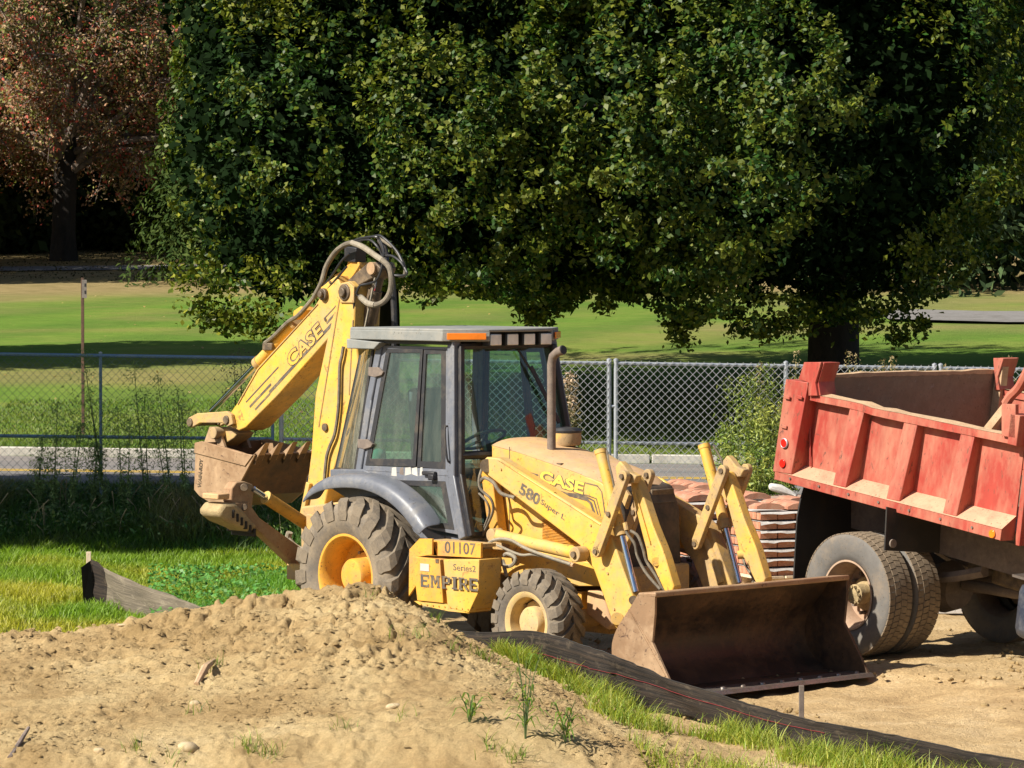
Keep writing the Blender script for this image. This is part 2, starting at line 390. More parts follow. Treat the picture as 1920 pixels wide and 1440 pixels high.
zc = np.zeros((ny, nx, 4), np.float32); zc[..., 3] = 1
zc[..., 0] = grassy(GX, GY); zc[..., 1] = sstep(49.9, 50.1, GY)
tan = sstep(84, 89, GY + 5 * (fbm(GX, GY, .15, 3, .5, 6) - .5) * 2) * 0.9
zc[..., 2] = np.clip(tan + .55 * sstep(.54, .72, fbm(GX * .5, GY, .25, 4, .5, 12)) * sstep(50, 52, GY), 0, 1)
at.data.foreach_set('color', zc.ravel())

# road with worn asphalt, double yellow line and kerb
def slope_z(x, y): return float(.44 - .012 * max(-8, min(8, x)))
RZ = lambda x: slope_z(x, 46) + .012
m = bpy.data.materials.new('asphalt'); t, b = nodes(m); v = coords(t); vl = coords(t, (.06, 1.3, 1))
c = ramp(t, noise(t, 1.3, 6, .6, vl), [(.35, (.15, .145, .15)), (.5, (.20, .185, .18)), (.65, (.235, .21, .195))])
c = mix(t, .7, c, ramp(t, noise(t, 40, 4, .7, v), [(.3, (.75, .75, .75)), (.7, (1.15, 1.15, 1.15))]), 'MULTIPLY')
t.links.new(c, b.inputs['Base Color']); b.inputs['Roughness'].default_value = .85; ASPH = m
CONC = worn('kerb_concrete', (.55, .52, .46), (.38, .35, .30), .4, .9, 0, 3)
YLINE = worn('yellow_line_paint', (.78, .50, .05), (.45, .34, .12), .3, .7, 0, 5)
def strip(name, y0, y1, dz, mat, x0=-90, x1=90, **kw):
    X = np.concatenate([np.arange(x0, -8, 8.), np.arange(-8, 8.1, 1.), np.arange(12, x1, 8.)]); V = []; 
    for x in X: V += [(x, y0, RZ(x) + dz), (x, y1, RZ(x) + dz)]
    Fq = [(2 * i, 2 * i + 2, 2 * i + 3, 2 * i + 1) for i in range(len(X) - 1)]
    return rawmesh(name, V, Fq, mat, kind='structure')
strip('road', 43.35, 49.86, 0, ASPH)
strip('road_marking', 46.25, 46.37, .004, YLINE); strip('road_marking', 46.52, 46.64, .004, YLINE)
# kerb built of separate stones laid end to end
def kerb(y0, y1, name='kerb'):
    k = bpy.data.objects.new(name, None); col.objects.link(k); k['kind'] = 'structure'
    first = None; x = -22.
    while x < 22:
        if first is None:
            mb = MB().box((0, 0, 0), (1.97, y1 - y0, .26)); first = mb.build('kerb_stone', CONC, k, bevel=.012); o = first
        else: o = first.copy(); col.objects.link(o)
        o.parent = k; o.location = (x + 1, (y0 + y1) / 2, RZ(x + 1) - .005 + random.uniform(-.004, .004)); o.rotation_euler = (0, .012, 0); x += 2
kerb(49.86, 50.04)
# paths behind the lawn
PATH = worn('pale_path', (.20, .19, .185), (.11, .10, .09), .4, .95, 0, 1.5)
def path(p, wd):
    V = []; Fq = []
    for i, (x, y) in enumerate(p):
        for s_ in (-wd / 2, wd / 2): V.append((x, y + s_, float(ground(x, y + s_)) + .045))
    for i in range(len(p) - 1): Fq.append((2 * i, 2 * i + 2, 2 * i + 3, 2 * i + 1))
    rawmesh('path', V, Fq, PATH, kind='structure')
path([(-60, 97), (-30, 97), (-18, 98), (-9, 99.5), (-4, 101), (2, 102)], 2.2)
path([(8.5, 80), (11, 79), (14, 79), (20, 80), (40, 82)], 3.6)

# ------------------------------------------------------------------ dirt mound in front
def mound(x, y):
    cx = np.array([-9, -6, -4.6, -3.99, -3.2, -2.6, -2.15, -1.66, -1.3, -1.06, -.83, -.54, -.34, -.1, .25, .6, 1.0])
    ch = np.array([.30, .36, .40, .415, .45, .57, .67, .745, .77, .745, .64, .475, .36, .23, .08, -.03, -.10])
    h = np.interp(x, cx, ch)
    yc = 26.9 - .0 * x
    back = np.clip((y - yc) / 1.25, 0, 1); front = np.clip((yc - y) / 4.6, 0, 1)
    s = np.where(y > yc, 1 - back ** 1.3 * 1.15, 1 - .78 * front ** .8)
    right = sstep(-.2, .9, x - .5 * (yc - y) * .42)
    z = h * s + .13 * sstep(.0, 1., front) * (1 - right) * (.5 + .5 * (x < 1.5))
    z = np.where(x > -.4, h * s, z)
    # the toe of the heap swings towards the camera on the right
    x2 = x - .27 * np.clip(yc - y, 0, 4)
    h2 = np.interp(x2, cx, ch); z2 = h2 * np.where(y > yc, 1 - back ** 1.3 * 1.15, 1 - .62 * front ** .9)
    return np.where(y > yc, h * s, z2 - .45 * sstep(22.3, 21.2, y))
mx = np.arange(-5.0, 2.6, .0165); my = np.arange(21.6, 28.4, .019)
MX, MY = np.meshgrid(mx, my); MZ = mound(MX, MY)
steep = .35 + .65 * sstep(.25, .7, MZ)
lump = fbm(MX, MY, 1.1, 3, .5, 21) - .5; mid = fbm(MX, MY, 4.2, 4, .6, 31) - .5; fin = fbm(MX, MY, 10, 4, .72, 41) - .5
cl = np.maximum(0, fbm(MX, MY, 7, 3, .5, 51) - .58) * .20 * steep
rid = np.abs(fbm(MX * 1.8, MY, 3.0, 3, .5, 61) - .5)
bil = lambda sc, sd: 1 - np.abs(fbm(MX + .05 * fin, MY, sc, 2, .5, sd) - .5) * 2
rug = sstep(.38, .62, fbm(MX, MY, .9, 3, .5, 71)) * .75 + .25
crag = (bil(5.5, 81) - .8) * .075 + (bil(12, 91) - .8) * .042 + (bil(24, 101) - .8) * .022
MZ = MZ + crag * rug * (.35 + .65 * steep) * 1.25 + .012 * (vnoise(MX * 42, MY * 42, 9) - .5) + .010 * (vnoise(MX * 30, MY * 30, 12) - .5)
MZ = MZ + .15 * lump * steep + .10 * mid * steep + .022 * fin * (.5 + .9 * fbm(MX, MY, 1.6, 2, .5, 7)) + cl - .075 * np.clip(.06 - rid, 0, .06) / .06 * steep * sstep(.3, .6, MZ)
MZ = MZ - .30 * sstep(27.8, 28.5, MY) - .2 * sstep(21.6, 20.8, MY) - .4 * sstep(1.8, 2.8, MX)
def dirtmat():
    m = bpy.data.materials.new('loose_dirt'); t, b = nodes(m); v = coords(t)
    c = ramp(t, noise(t, 1.1, 9, .68, v, .4), [(.28, (.36, .245, .11)), (.43, (.51, .36, .18)), (.58, (.65, .49, .26)), (.78, (.75, .61, .37))])
    c = mix(t, .6, c, ramp(t, noise(t, 34, 6, .75, v), [(.3, (.66, .62, .56)), (.6, (1.08, 1.06, 1.04)), (.75, (1.3, 1.28, 1.24))]), 'MULTIPLY')
    t.links.new(c, b.inputs['Base Color']); b.inputs['Roughness'].default_value = 1; b.inputs['Specular IOR Level'].default_value = .1
    bump(t, b, noise(t, 55, 10, .85, v), .03, 1.0); return m
DIRT = dirtmat()
mn = len(mx); mi = np.arange(len(mx) * len(my)).reshape(len(my), len(mx))
F = np.stack([mi[:-1, :-1], mi[:-1, 1:], mi[1:, 1:], mi[1:, :-1]], -1).reshape(-1, 4)
mo = rawmesh('dirt_mound', np.stack([MX, MY, MZ], -1).reshape(-1, 3), F, DIRT, smooth=True)
tag(mo, 'long heap of loose tan dirt in front of the backhoe', 'dirt mound')
def mz(x, y):
    i = np.clip(((np.asarray(y) - my[0]) / (my[1] - my[0])).astype(int), 0, len(my) - 1); j = np.clip(((np.asarray(x) - mx[0]) / (mx[1] - mx[0])).astype(int), 0, len(mx) - 1)
    return MZ[i, j]
def top(x, y):
    x = np.asarray(x, float); y = np.asarray(y, float); g_ = ground(x, y)
    ins = (x > mx[0]) & (x < mx[-1]) & (y > my[0]) & (y < my[-1]); return np.where(ins, np.maximum(g_, mz(x, y)), g_)

# lumps lying on the dirt: bent little polyhedra
def clods(name, P, sz, mat, **kw):
    if not kw.pop('fine', False):
        base = np.array([(0, 0, 1), (.89, 0, .45), (.28, .85, .45), (-.72, .53, .45), (-.72, -.53, .45), (.28, -.85, .45), (.72, .53, -.45), (-.28, .85, -.45), (-.89, 0, -.45), (-.28, -.85, -.45), (.72, -.53, -.45), (0, 0, -1)])
        fc = np.array([(0, 1, 2), (0, 2, 3), (0, 3, 4), (0, 4, 5), (0, 5, 1), (1, 6, 2), (2, 7, 3), (3, 8, 4), (4, 9, 5), (5, 10, 1), (6, 7, 2), (7, 8, 3), (8, 9, 4), (9, 10, 5), (10, 6, 1), (11, 7, 6), (11, 8, 7), (11, 9, 8), (11, 10, 9), (11, 6, 10)])
    else:
        base = np.array([(0, 0, 1), (1, 0, 0), (.1, 1, .1), (-1, .1, .2), (0, -1, 0), (.5, .5, .8)]); fc = np.array([(0, 5, 2), (0, 1, 5), (1, 2, 5), (0, 2, 3), (0, 3, 4), (0, 4, 1)])
    nb_ = len(base)
    n = len(P); V = base[None] * (1 + rng.uniform(-.38, .38, (n, nb_, 1))) * sz[:, None, None] * rng.uniform(.6, 1.25, (n, 1, 3)); a = rng.uniform(0, 6.28, n)
    c, s = np.cos(a)[:, None], np.sin(a)[:, None]; X = V[..., 0] * c - V[..., 1] * s; Y = V[..., 0] * s + V[..., 1] * c
    V = np.stack([X, Y, V[..., 2] * .75], -1) + P[:, None, :]
    return rawmesh(name, V.reshape(-1, 3), (fc[None] + nb_ * np.arange(n)[:, None, None]).reshape(-1, 3), mat, **kw)
n = 46000; px_ = rng.uniform(-4.9, 2.0, n); py_ = rng.uniform(22, 28, n); keep = (mound(px_, py_) > .04) & (vnoise(px_ * 1.3, py_ * 1.3, 77) + .3 * rng.random(n) > .55); px_, py_ = px_[keep], py_[keep]
sz = .003 + .024 * rng.random(len(px_)) ** 5.5
clods('dirt_clods', np.stack([px_, py_, mz(px_, py_) + sz * .15], -1), sz, DIRT, fine=True, kind='stuff')
n = 3500; px_ = rng.uniform(.6, 5.2, n); py_ = rng.uniform(19, 31, n); keep = vnoise(px_ * 1.1, py_ * .9, 70) > .45; px_, py_ = px_[keep], py_[keep]
sz = .006 + .028 * rng.random(len(px_)) ** 5; gz = ground(px_, py_)
clods('dirt_crumbs', np.stack([px_, py_, gz + .01], -1), sz, DIRT, kind='stuff')
STONE = worn('pale_stone', (.52, .41, .26), (.42, .31, .17), .5, .9, 0, 12, None, .006)
for i, (u, v_, s_, lb) in enumerate([(350, 1439, .10, 'large flat pale stone at the bottom edge of the dirt heap'), (182, 1432, .035, 'small upright stone near the bottom left corner of the heap'),
        (735, 1330, .06, 'lumpy stone on the middle of the dirt slope'), (228, 1176, .055, 'brown clod sitting on the left crest of the heap'),
        (365, 1325, .07, 'half buried stone on the lower middle slope'), (895, 1330, .03, 'small stone beside the tall weed on the heap')]):
    q = None
    for yy_ in np.arange(22.2, 28, .03):
        x_ = (u - 960) / FPX * yy_; 
        if CAM_H - (v_ - 500) / FPX * yy_ <= float(top(x_, yy_)): q = (x_, yy_); break
    if q is None: continue
    mb = MB(); st = clods('stone', np.array([(0, 0, 0.)]), np.array([s_]), STONE); md = st.modifiers.new('s', 'SUBSURF'); md.levels = 1; md.render_levels = 1
    st.location = (q[0], q[1], float(top(*q)) + s_ * .15); st.scale = (1.25, 1, .8 if i != 1 else 1.4); tag(st, lb, 'stone')

def on_top(u, v_, ymin=21.5, ymax=29):
    for yy_ in np.arange(ymin, ymax, .02):
        x_ = (u - 960) / FPX * yy_
        if CAM_H - (v_ - 500) / FPX * yy_ <= float(top(x_, yy_)): return (x_, yy_, float(top(x_, yy_)))
    return ((u - 960) / FPX * 25, 25, 0)
a_, b_ = on_top(366, 1288), on_top(400, 1248)
tag(MB().tube([a_, ((a_[0] + b_[0]) / 2, (a_[1] + b_[1]) / 2, (a_[2] + b_[2]) / 2 + .05), (b_[0], b_[1], b_[2] + .03)], [.022, .03, .015], 7).build('stick', TANW, smooth=0), 'short broken stick stuck in the dirt beside a grass tuft', 'stick')
a_, b_ = on_top(15, 1425), on_top(50, 1382)
tag(MB().tube([a_, (b_[0], b_[1], b_[2] + .05)], [.02, .012], 7).build('stick', TWIG, smooth=0), 'thin pale root sticking out at the left bottom corner of the heap', 'stick')
# ------------------------------------------------------------------ backhoe loader
MF = Frame((-.63, 29.75, 0), R(47.6))
bh = thing('backhoe_loader', 'yellow backhoe loader with dark cab, front bucket lowered and rear boom folded', 'backhoe', MF)
def pr(name, pts, y, y0, y1, mat, parent=bh, bevel=.006, smooth=35, both=False, **kw):
    mb = MB(); poly = MF.yy(pts, y); mb.prism(poly, y0, y1)
    o = mb.build(name, mat, parent, smooth, bevel, **kw)
    if both: MB().prism(poly, -y0, -y1).build(name, mat, parent, smooth, bevel, **kw)
    return o
def P(u, v, y): return np.array(MF.y(u, v, y))

# --- wheels
def lugged(name, c, Rr, wdt, ro, nl, lugh, lugw, sgn, mat, matt, sweep, parent, rimc, dish, hubr, hubout, nb):
    """tyre with a carcass, chevron lugs; wheel > tyre, rim, hub; axle along y, outer face towards sgn"""
    wl = bpy.data.objects.new(name, None); col.objects.link(wl); wl.parent = parent; wl.location = c
    hw = wdt / 2; rc = Rr - lugh
    prof = [(ro, -hw * .78), (ro + .02, -hw * .86), (ro + (rc - ro) * .45, -hw), (rc - .10 * Rr, -hw * .98), (rc - .03, -hw * .9), (rc, -hw * .72), (rc + .008, 0), (rc, hw * .72), (rc - .03, hw * .9), (rc - .10 * Rr, hw * .98), (ro + (rc - ro) * .45, hw), (ro + .02, hw * .86), (ro, hw * .78)]
    ty = MB().lathe(prof, (0, 0, 0), 72).build('tyre', mat, wl, 60)
    mb = MB()
    for side in (-1, 1):
        for k in range(nl):
            t0 = 2 * math.pi * (k + (.5 if side > 0 else 0)) / nl
            secs = []
            for yy_, rt, rb, dt, ww in ((-.04, Rr, rc - .02, 0, .8), (.35, Rr, rc - .02, sweep * .45, .85), (.72, Rr - .006, rc - .03, sweep * .85, 1.0), (.97, Rr - .03, rc - .05, sweep * 1.0, 1.15), (1.035, rc - .20 * (Rr - ro) , rc - .30 * (Rr - ro), sweep * 1.04, 1.15), (1.03, rc - .42 * (Rr - ro), rc - .44 * (Rr - ro), sweep * 1.05, 1.0)):
                a = t0 - dt; hwid = lugw * ww / 2
                for r_, k_ in ((rb, 1.25), (rt, 1.0)):
                    for s_ in (-1, 1):
                        an = a + s_ * hwid * k_ / Rr
                        secs.append((r_ * math.cos(an), side * yy_ * hw, r_ * math.sin(an)))
            fs = []
            for i in range(5):
                o = 4 * i; fs += [(o + 2, o + 3, o + 7, o + 6), (o, o + 2, o + 6, o + 4), (o + 1, o + 5, o + 7, o + 3)]
            fs += [(0, 1, 3, 2), (20, 22, 23, 21)]
            mb.add(secs, fs)
    lg = mb.build('tread_lugs', matt, wl, 0); lg['kind'] = 'stuff'
    s = sgn
    rp = [(ro + .012, s * hw * .80), (ro + .016, s * hw * .84), (ro - .005, s * hw * .84), (ro - .03, s * hw * .74), (ro - .045, s * hw * .35), (ro - .05, s * (hw - dish)), (hubr + .06, s * (hw - dish - .02)), (.02, s * (hw - dish - .02))]
    MB().lathe(rp, (0, 0, 0), 56).build('rim', rimc, wl, 40)
    hb = hw - hubout
    hp = [(hubr + .045, s * (hw - dish - .02)), (hubr + .045, s * (hw - dish + .02)), (hubr + .004, s * (hw - dish + .03)), (hubr, s * (hb - .02)), (hubr - .015, s * hb), (hubr * .45, s * (hb + .004)), (.001, s * (hb + .004))]
    hu = MB().lathe(hp, (0, 0, 0), 40).build('hub', rimc, wl, 40)
    for k in range(nb):
        a = 2 * math.pi * k / nb; r_ = hubr + .05
        MB().cyl((r_ * math.cos(a), s * (hw - dish - .02), r_ * math.sin(a)), (r_ * math.cos(a), s * (hw - dish + .035), r_ * math.sin(a)), .015, n=6).build('wheel_nut', STEEL, wl, 30)
    return wl
for sg in (-1, 1):
    lugged('rear_wheel', (0, sg * .855, .66), .665, .45, .345, 19, .045, .105, sg, RUB, RUBT, .42, bh, ORG, .27, .145, .10, 10)
    lugged('front_wheel', (2.14, sg * .82, .425), .425, .31, .235, 20, .034, .072, sg, RUB, RUBT, .34, bh, YELR, .16, .125, .055, 8)
MB().cyl((2.14, -.75, .42), (2.14, .75, .42), .075, n=14).cyl((0, -.75, .66), (0, .75, .66), .13, n=16).box((2.14, 0, .44), (.30, .34, .30)).build('axles', YELD, bh)
pr('axle_cradle', [(1060, 1108), (1100, 1108), (1100, 1165), (1062, 1160)], -.30, -.36, .36, ORG)
pr('front_counterweight', [(1100, 1106), (1128, 1106), (1148, 1172), (1138, 1182), (1098, 1152)], -.38, -.38, .38, YELH, bevel=.02)

# --- chassis
pr('frame_rail', [(905, 1012), (1120, 1058), (1136, 1099), (1000, 1099), (948, 1078), (905, 1070)], -.42, -.42, -.36, YEL, both=True)
MB().box((.9, 0, .78), (1.9, .6, .36)).box((-.1, 0, .85), (1.2, .8, .5)).build('transmission', PINM, bh, bevel=.03)
MB().box((2.05, 0, 1.05), (.75, .52, .6)).build('engine_block', PINM, bh, bevel=.03)
MB().box((1.2, 0, .98), (.5, 1.0, .10)).build('cross_frame', YELD, bh, bevel=.01)
MB().box((-.95, 0, .80), (.18, 1.25, .62)).build('rear_frame', YELD, bh, bevel=.01)
MB().box((-1.1, 0, .60), (.30, 1.35, .14)).build('rear_frame_foot', YELD, bh, bevel=.01)

# --- toolbox with the lettering
tb = bpy.data.objects.new('toolbox', None); col.objects.link(tb); tb.parent = bh
Y0 = -1.0
def sl(y_b, y_t, z0, z1):
    return lambda p: y_b + (y_t - y_b) * (p[1] - z0) / (z1 - z0)
polyL = MF.yy([(775, 1043), (826, 1049), (833, 1131), (784, 1126)], Y0)
polyR = MF.yy([(831, 1049), (898, 1049), (897, 1110), (879, 1149), (792, 1131), (838, 1132)], Y0)
polyR = MF.yy([(831, 1049), (898, 1049), (897, 1110), (879, 1149), (841, 1140), (838, 1130)], Y0)
MB().prism(polyL, Y0 - .012, -.80).build('toolbox_door', ORG, tb, bevel=.006)
MB().prism(polyR, Y0, -.76).build('toolbox_panel', YEL, tb, bevel=.006)
MB().prism(MF.yy([(776, 1127), (833, 1132), (879, 1150), (840, 1146), (786, 1134)], Y0), Y0 + .002, -.78).build('toolbox_sill', YEL, tb)
MB().box((1.22, -.86, .66), (.62, .15, .36)).build('toolbox_body', ORG, tb)
MB().prism(MF.yy([(767, 1118), (768, 1030), (787, 1010), (811, 1010), (811, 1040), (784, 1044), (786, 1090)], -.99), -.995, -.975).build('toolbox_bracket', ORG, tb, bevel=.003)
MB().prism(MF.yy([(813, 1013), (904, 1018), (904, 1046), (822, 1042)], -.93), -.945, -.92).build('number_plate_panel', ORG, tb, bevel=.003)
MB().box((1.23, -.83, 1.0), (.62, .2, .03)).build('step_tread', YELD, tb)
nY = (0, -1, 0)
def lett(s_, a, b, h, y, mat, parent=bh, **kw):
    p0, p1 = P(*a, y), P(*b, y); return text(s_, p0, p1, h / 215., nY, mat, parent, **kw)
lett('01107', (834, 1037), (892, 1041), 21, -.946, DECAL, tb, offset=.012)
lett('Series2', (850, 1069), (892, 1073), 11, Y0 - .001, DECAL, tb)
def slab(s_, a, b, h, y, parent, skip=None):
    """slab-serif capitals built of strokes"""
    G = {'E': [(0, 0, .25, 1), (0, .84, .9, 1), (0, 0, .9, .16), (.2, .44, .68, .58), (.74, .72, .9, 1), (.74, 0, .9, .28)],
         'M': [(0, 0, .3, .14), (.06, 0, .24, 1), (.66, 0, 1, .14), (.74, 0, .94, 1), (-.02, .88, .26, 1), (.74, .88, 1.02, 1), 'm'],
         'P': [(.06, 0, .30, 1), (0, 0, .42, .14), (0, .88, .6, 1), (.2, .40, .7, .54), (.62, .5, .9, .92)],
         'I': [(.14, 0, .42, 1), (0, 0, .56, .14), (0, .87, .56, 1)],
         'R': [(.06, 0, .30, 1), (0, 0, .42, .14), (0, .88, .6, 1), (.2, .42, .7, .56), (.62, .52, .9, .92), 'r']}
    wd = {'E': 1.05, 'M': 1.2, 'P': 1.05, 'I': .72, 'R': 1.1}; tot = sum(wd[c] for c in s_)
    p0, p1 = P(*a, y), P(*b, y); d = p1 - p0; L = np.linalg.norm(d); d /= L; up = np.cross(nY, d); mb = MB(); x = 0
    nv = np.array(nY, float)
    for c in s_:
        st = list(G[c])
        if 'm' in st: st.remove('m'); quads = [((.12, 1), (.34, 1), (.58, .28), (.46, .28)), ((.66, 1), (.88, 1), (.56, .28), (.44, .28))]
        elif 'r' in st: st.remove('r'); quads = [((.42, .46), (.66, .46), (1.02, 0), (.76, 0))]
        else: quads = []
        quads = [((q[0], q[1]), (q[2], q[1]), (q[2], q[3]), (q[0], q[3])) for q in st] + quads
        for i, q in enumerate(quads):
            V = [p0 + d * (x + k[0]) * L / tot + up * k[1] * h / 215. + nv * (.0015 + .0002 * i) for k in q]; mb.add(V, [(0, 1, 2, 3)])
        x += wd[c]
    return mb.build('lettering', DECAL, parent, 0)
slab('EMPIRE', (789, 1100), (899, 1109), 22, Y0 - .0135, tb)
p_ = P(788, 1063, Y0 - .015); MB().box((p_[0] + .055, Y0 - .015, p_[2]), (.11, .003, .06)).build('sticker', WHITE, tb)

# --- hood
hy = .36
hoodpoly = MF.yy([(916, 834), (934, 838), (959, 846), (1129, 903), (1160, 917), (1180, 990), (1185, 1070), (960, 1062), (925, 1010), (916, 960)], -hy)
x0h, x1h = MF.y(934, 836, -hy)[0], 2.47
ztop = lambda x: np.interp(x, [1.05, 1.4, 2.1, 2.38, 2.5], [1.785, 1.735, 1.60, 1.53, 1.47])
hp = [(x, float(ztop(x))) for x in (1.08, 1.4, 1.75, 2.1, 2.38, 2.46)] + [(2.46, .80), (1.08, .80)]
MB().prism(hp, -hy, -hy + .03).build('hood_side_panel', YEL, bh, bevel=.008)
MB().prism(hp, hy, hy - .03).build('hood_side_panel', YEL, bh, bevel=.008)
V = []; xsn = np.linspace(1.08, 2.50, 15); ysn = np.linspace(-1, 1, 13)
for x in xsn:
    for s_ in ysn: V.append((x, s_ * (hy + .004 - .05 * sstep(2.2, 2.5, x)), float(ztop(x)) + .055 * (1 - abs(s_) ** 3) - .02 * sstep(2.35, 2.5, x)))
ii = np.arange(15 * 13).reshape(15, 13)
rawmesh('hood_top', V, np.stack([ii[:-1, :-1], ii[1:, :-1], ii[1:, 1:], ii[:-1, 1:]], -1).reshape(-1, 4), YELH, bh, smooth=True)
# louvres
lo = MB(); a0, a1 = P(1018, 974, -hy), P(1018, 1016, -hy)
for k in range(15):
    z = a1[2] + (a0[2] - a1[2]) * (k + .5) / 15; lo.add([(a0[0], -hy - .001, z - .005), (a0[0] + .42, -hy - .001, z - .005), (a0[0] + .42, -hy - .013, z + .002), (a0[0], -hy - .013, z + .002), (a0[0] + .42, -hy - .001, z + .007), (a0[0], -hy - .001, z + .007)], [(0, 1, 2, 3), (3, 2, 4, 5)])
lo.build('louvres', ORG, bh, 0)['kind'] = 'stuff'
MB().box((1.30, -hy - .0015, 1.35), (.006, .004, .85)).build('panel_seam', DECAL, bh)
# grille and nose
gr_ = MB().prism([(2.40, 1.52), (2.52, 1.49), (2.60, 1.30), (2.62, .80), (2.40, .80)], -.33, .33).build('grille', GRILL, bh, bevel=.03)
mb = MB()
for k in range(12): mb.box((2.615 - .004 * k, 0, .86 + .045 * k), (.02, .56, .012))
mb.build('grille_slats', GRILL, gr_)['kind'] = 'stuff'
MB().prism([(2.45, .86), (2.66, .86), (2.66, .50), (2.55, .42), (2.45, .45)], -.30, .38).build('nose_guard', YELD, bh, bevel=.02)
MB().box((2.54, .18, 1.42), (.02, .26, .09)).build('headlight_surround', PINM, bh, bevel=.01)
# decals on the hood: CASE with stripes
lett('CASE', (1010, 903), (1094, 929), 22.5, -hy - .002, DECAL, offset=.085, name='badge_outline')
lett('CASE', (1011, 902), (1093, 927.5), 21, -hy - .0042, DECALY, offset=.035, name='badge_letters')
def stripe(pts, wpx, y, parent=bh):
    mb = MB(); q = [P(u, v, y) for u, v in pts]; h = wpx * 1.55 / 215. / 2; up = []
    for i in range(len(q)):
        d = q[min(i + 1, len(q) - 1)] - q[max(i - 1, 0)]; d /= np.linalg.norm(d); up.append(np.cross(nY, d))
    V = []; 
    for a, b in zip(q, up): V += [a - b * h, a + b * h]
    mb.add(V, [(2 * i, 2 * i + 2, 2 * i + 3, 2 * i + 1) for i in range(len(q) - 1)]); return mb.build('stripe', DECAL, parent, 0)
for k, (w_, off) in enumerate(((3.6, 0), (2.0, 5), (1.3, 9))):
    stripe([(1018 + off, 913 - off * .2), (1050, 923), (1100, 936.5 - off * .9), (1108 + off * 1.1, 944 - off), (1118 + off * .9, 973 - off * .6)], w_, -hy - .0024 - .0002 * k)
stripe([(966, 886), (1009, 900)], 3.2, -hy - .0024); stripe([(975, 880), (1009, 891)], 1.6, -hy - .0024); stripe([(1096, 905), (1120, 911), (1128, 922), (1134, 962)], 1.6, -hy - .0024)
# exhaust and pre-cleaner
ex = P(1034, 857, -.12); e2 = P(1034, 682, -.12)
MB().tube([ex, e2, P(1037, 668, -.12), P(1046, 660, -.12), P(1056, 656, -.12)], [.036, .036, .037, .038, .040], 16).build('exhaust_pipe', RUST, bh)
MB().cyl(P(1055, 656, -.12), P(1057.2, 655.5, -.12), .034, n=16).build('exhaust_mouth', DARK, bh)  # black disc stands in for the shade inside the pipe
MB().lathe([(.055, 0), (.055, .012), (.037, .03)], (ex[0], -.12, ex[2] - .005), 20, 'z').build('exhaust_collar', PINM, bh)
pc = np.array(MF.y(1062, 850, .16)); zc_ = [MF.y(1062, v_, .16)[2] for v_ in (853, 828, 806, 797)]
MB().lathe([(.10, 0), (.075, .02), (.075, zc_[1] - zc_[0])], (pc[0], .16, zc_[0] - .03), 24, 'z').build('air_intake_neck', PINM, bh)
MB().lathe([(.04, -.035), (.115, -.03), (.125, -.005), (.125, .075)], (pc[0], .16, zc_[1]), 28, 'z').build('precleaner_bowl', YELD, bh)
MB().lathe([(.127, .0), (.130, .018), (.11, .040), (.0, .05)], (pc[0], .16, zc_[1] + .075), 28, 'z').build('precleaner_cap', DARK, bh)

# --- fender over the rear wheels
def fender(sg):
    y = -.93
    lo_ = MF.yy([(570, 943), (580, 932), (597, 922), (620, 916), (650, 914), (682, 917), (712, 928), (740, 948), (765, 975), (787, 1008)], y)
    pts = np.array(lo_); d = np.gradient(pts, axis=0); nrm = np.stack([-d[:, 1], d[:, 0]], 1); nrm /= np.linalg.norm(nrm, axis=1, keepdims=True)
    hgt = np.array([.02, .06, .09, .105, .11, .11, .115, .12, .125, .12]); m_ = len(pts)
    cs = [(0, 0), (.45, -.006), (.80, .008), (.97, .04), (1.02, .09), (1.02, .20)]   # (height share, inward)
    V = []
    for i in range(m_):
        for hh, inn in cs: q = pts[i] + nrm[i] * hgt[i] * hh; V.append((q[0], sg * (-1) * (y + inn), q[1]))
    k = len(cs); Fq = [(i * k + j, i * k + j + 1, (i + 1) * k + j + 1, (i + 1) * k + j) for i in range(m_ - 1) for j in range(k - 1)]
    o = rawmesh('fender', V, Fq, GREY, bh, smooth=True); md = o.modifiers.new('s', 'SOLIDIFY'); md.thickness = .014; md.offset = -1 if sg < 0 else 1
    sb = o.modifiers.new('ss', 'SUBSURF'); sb.levels = 1; sb.render_levels = 2
for sg in (-1, 1): fender(sg)

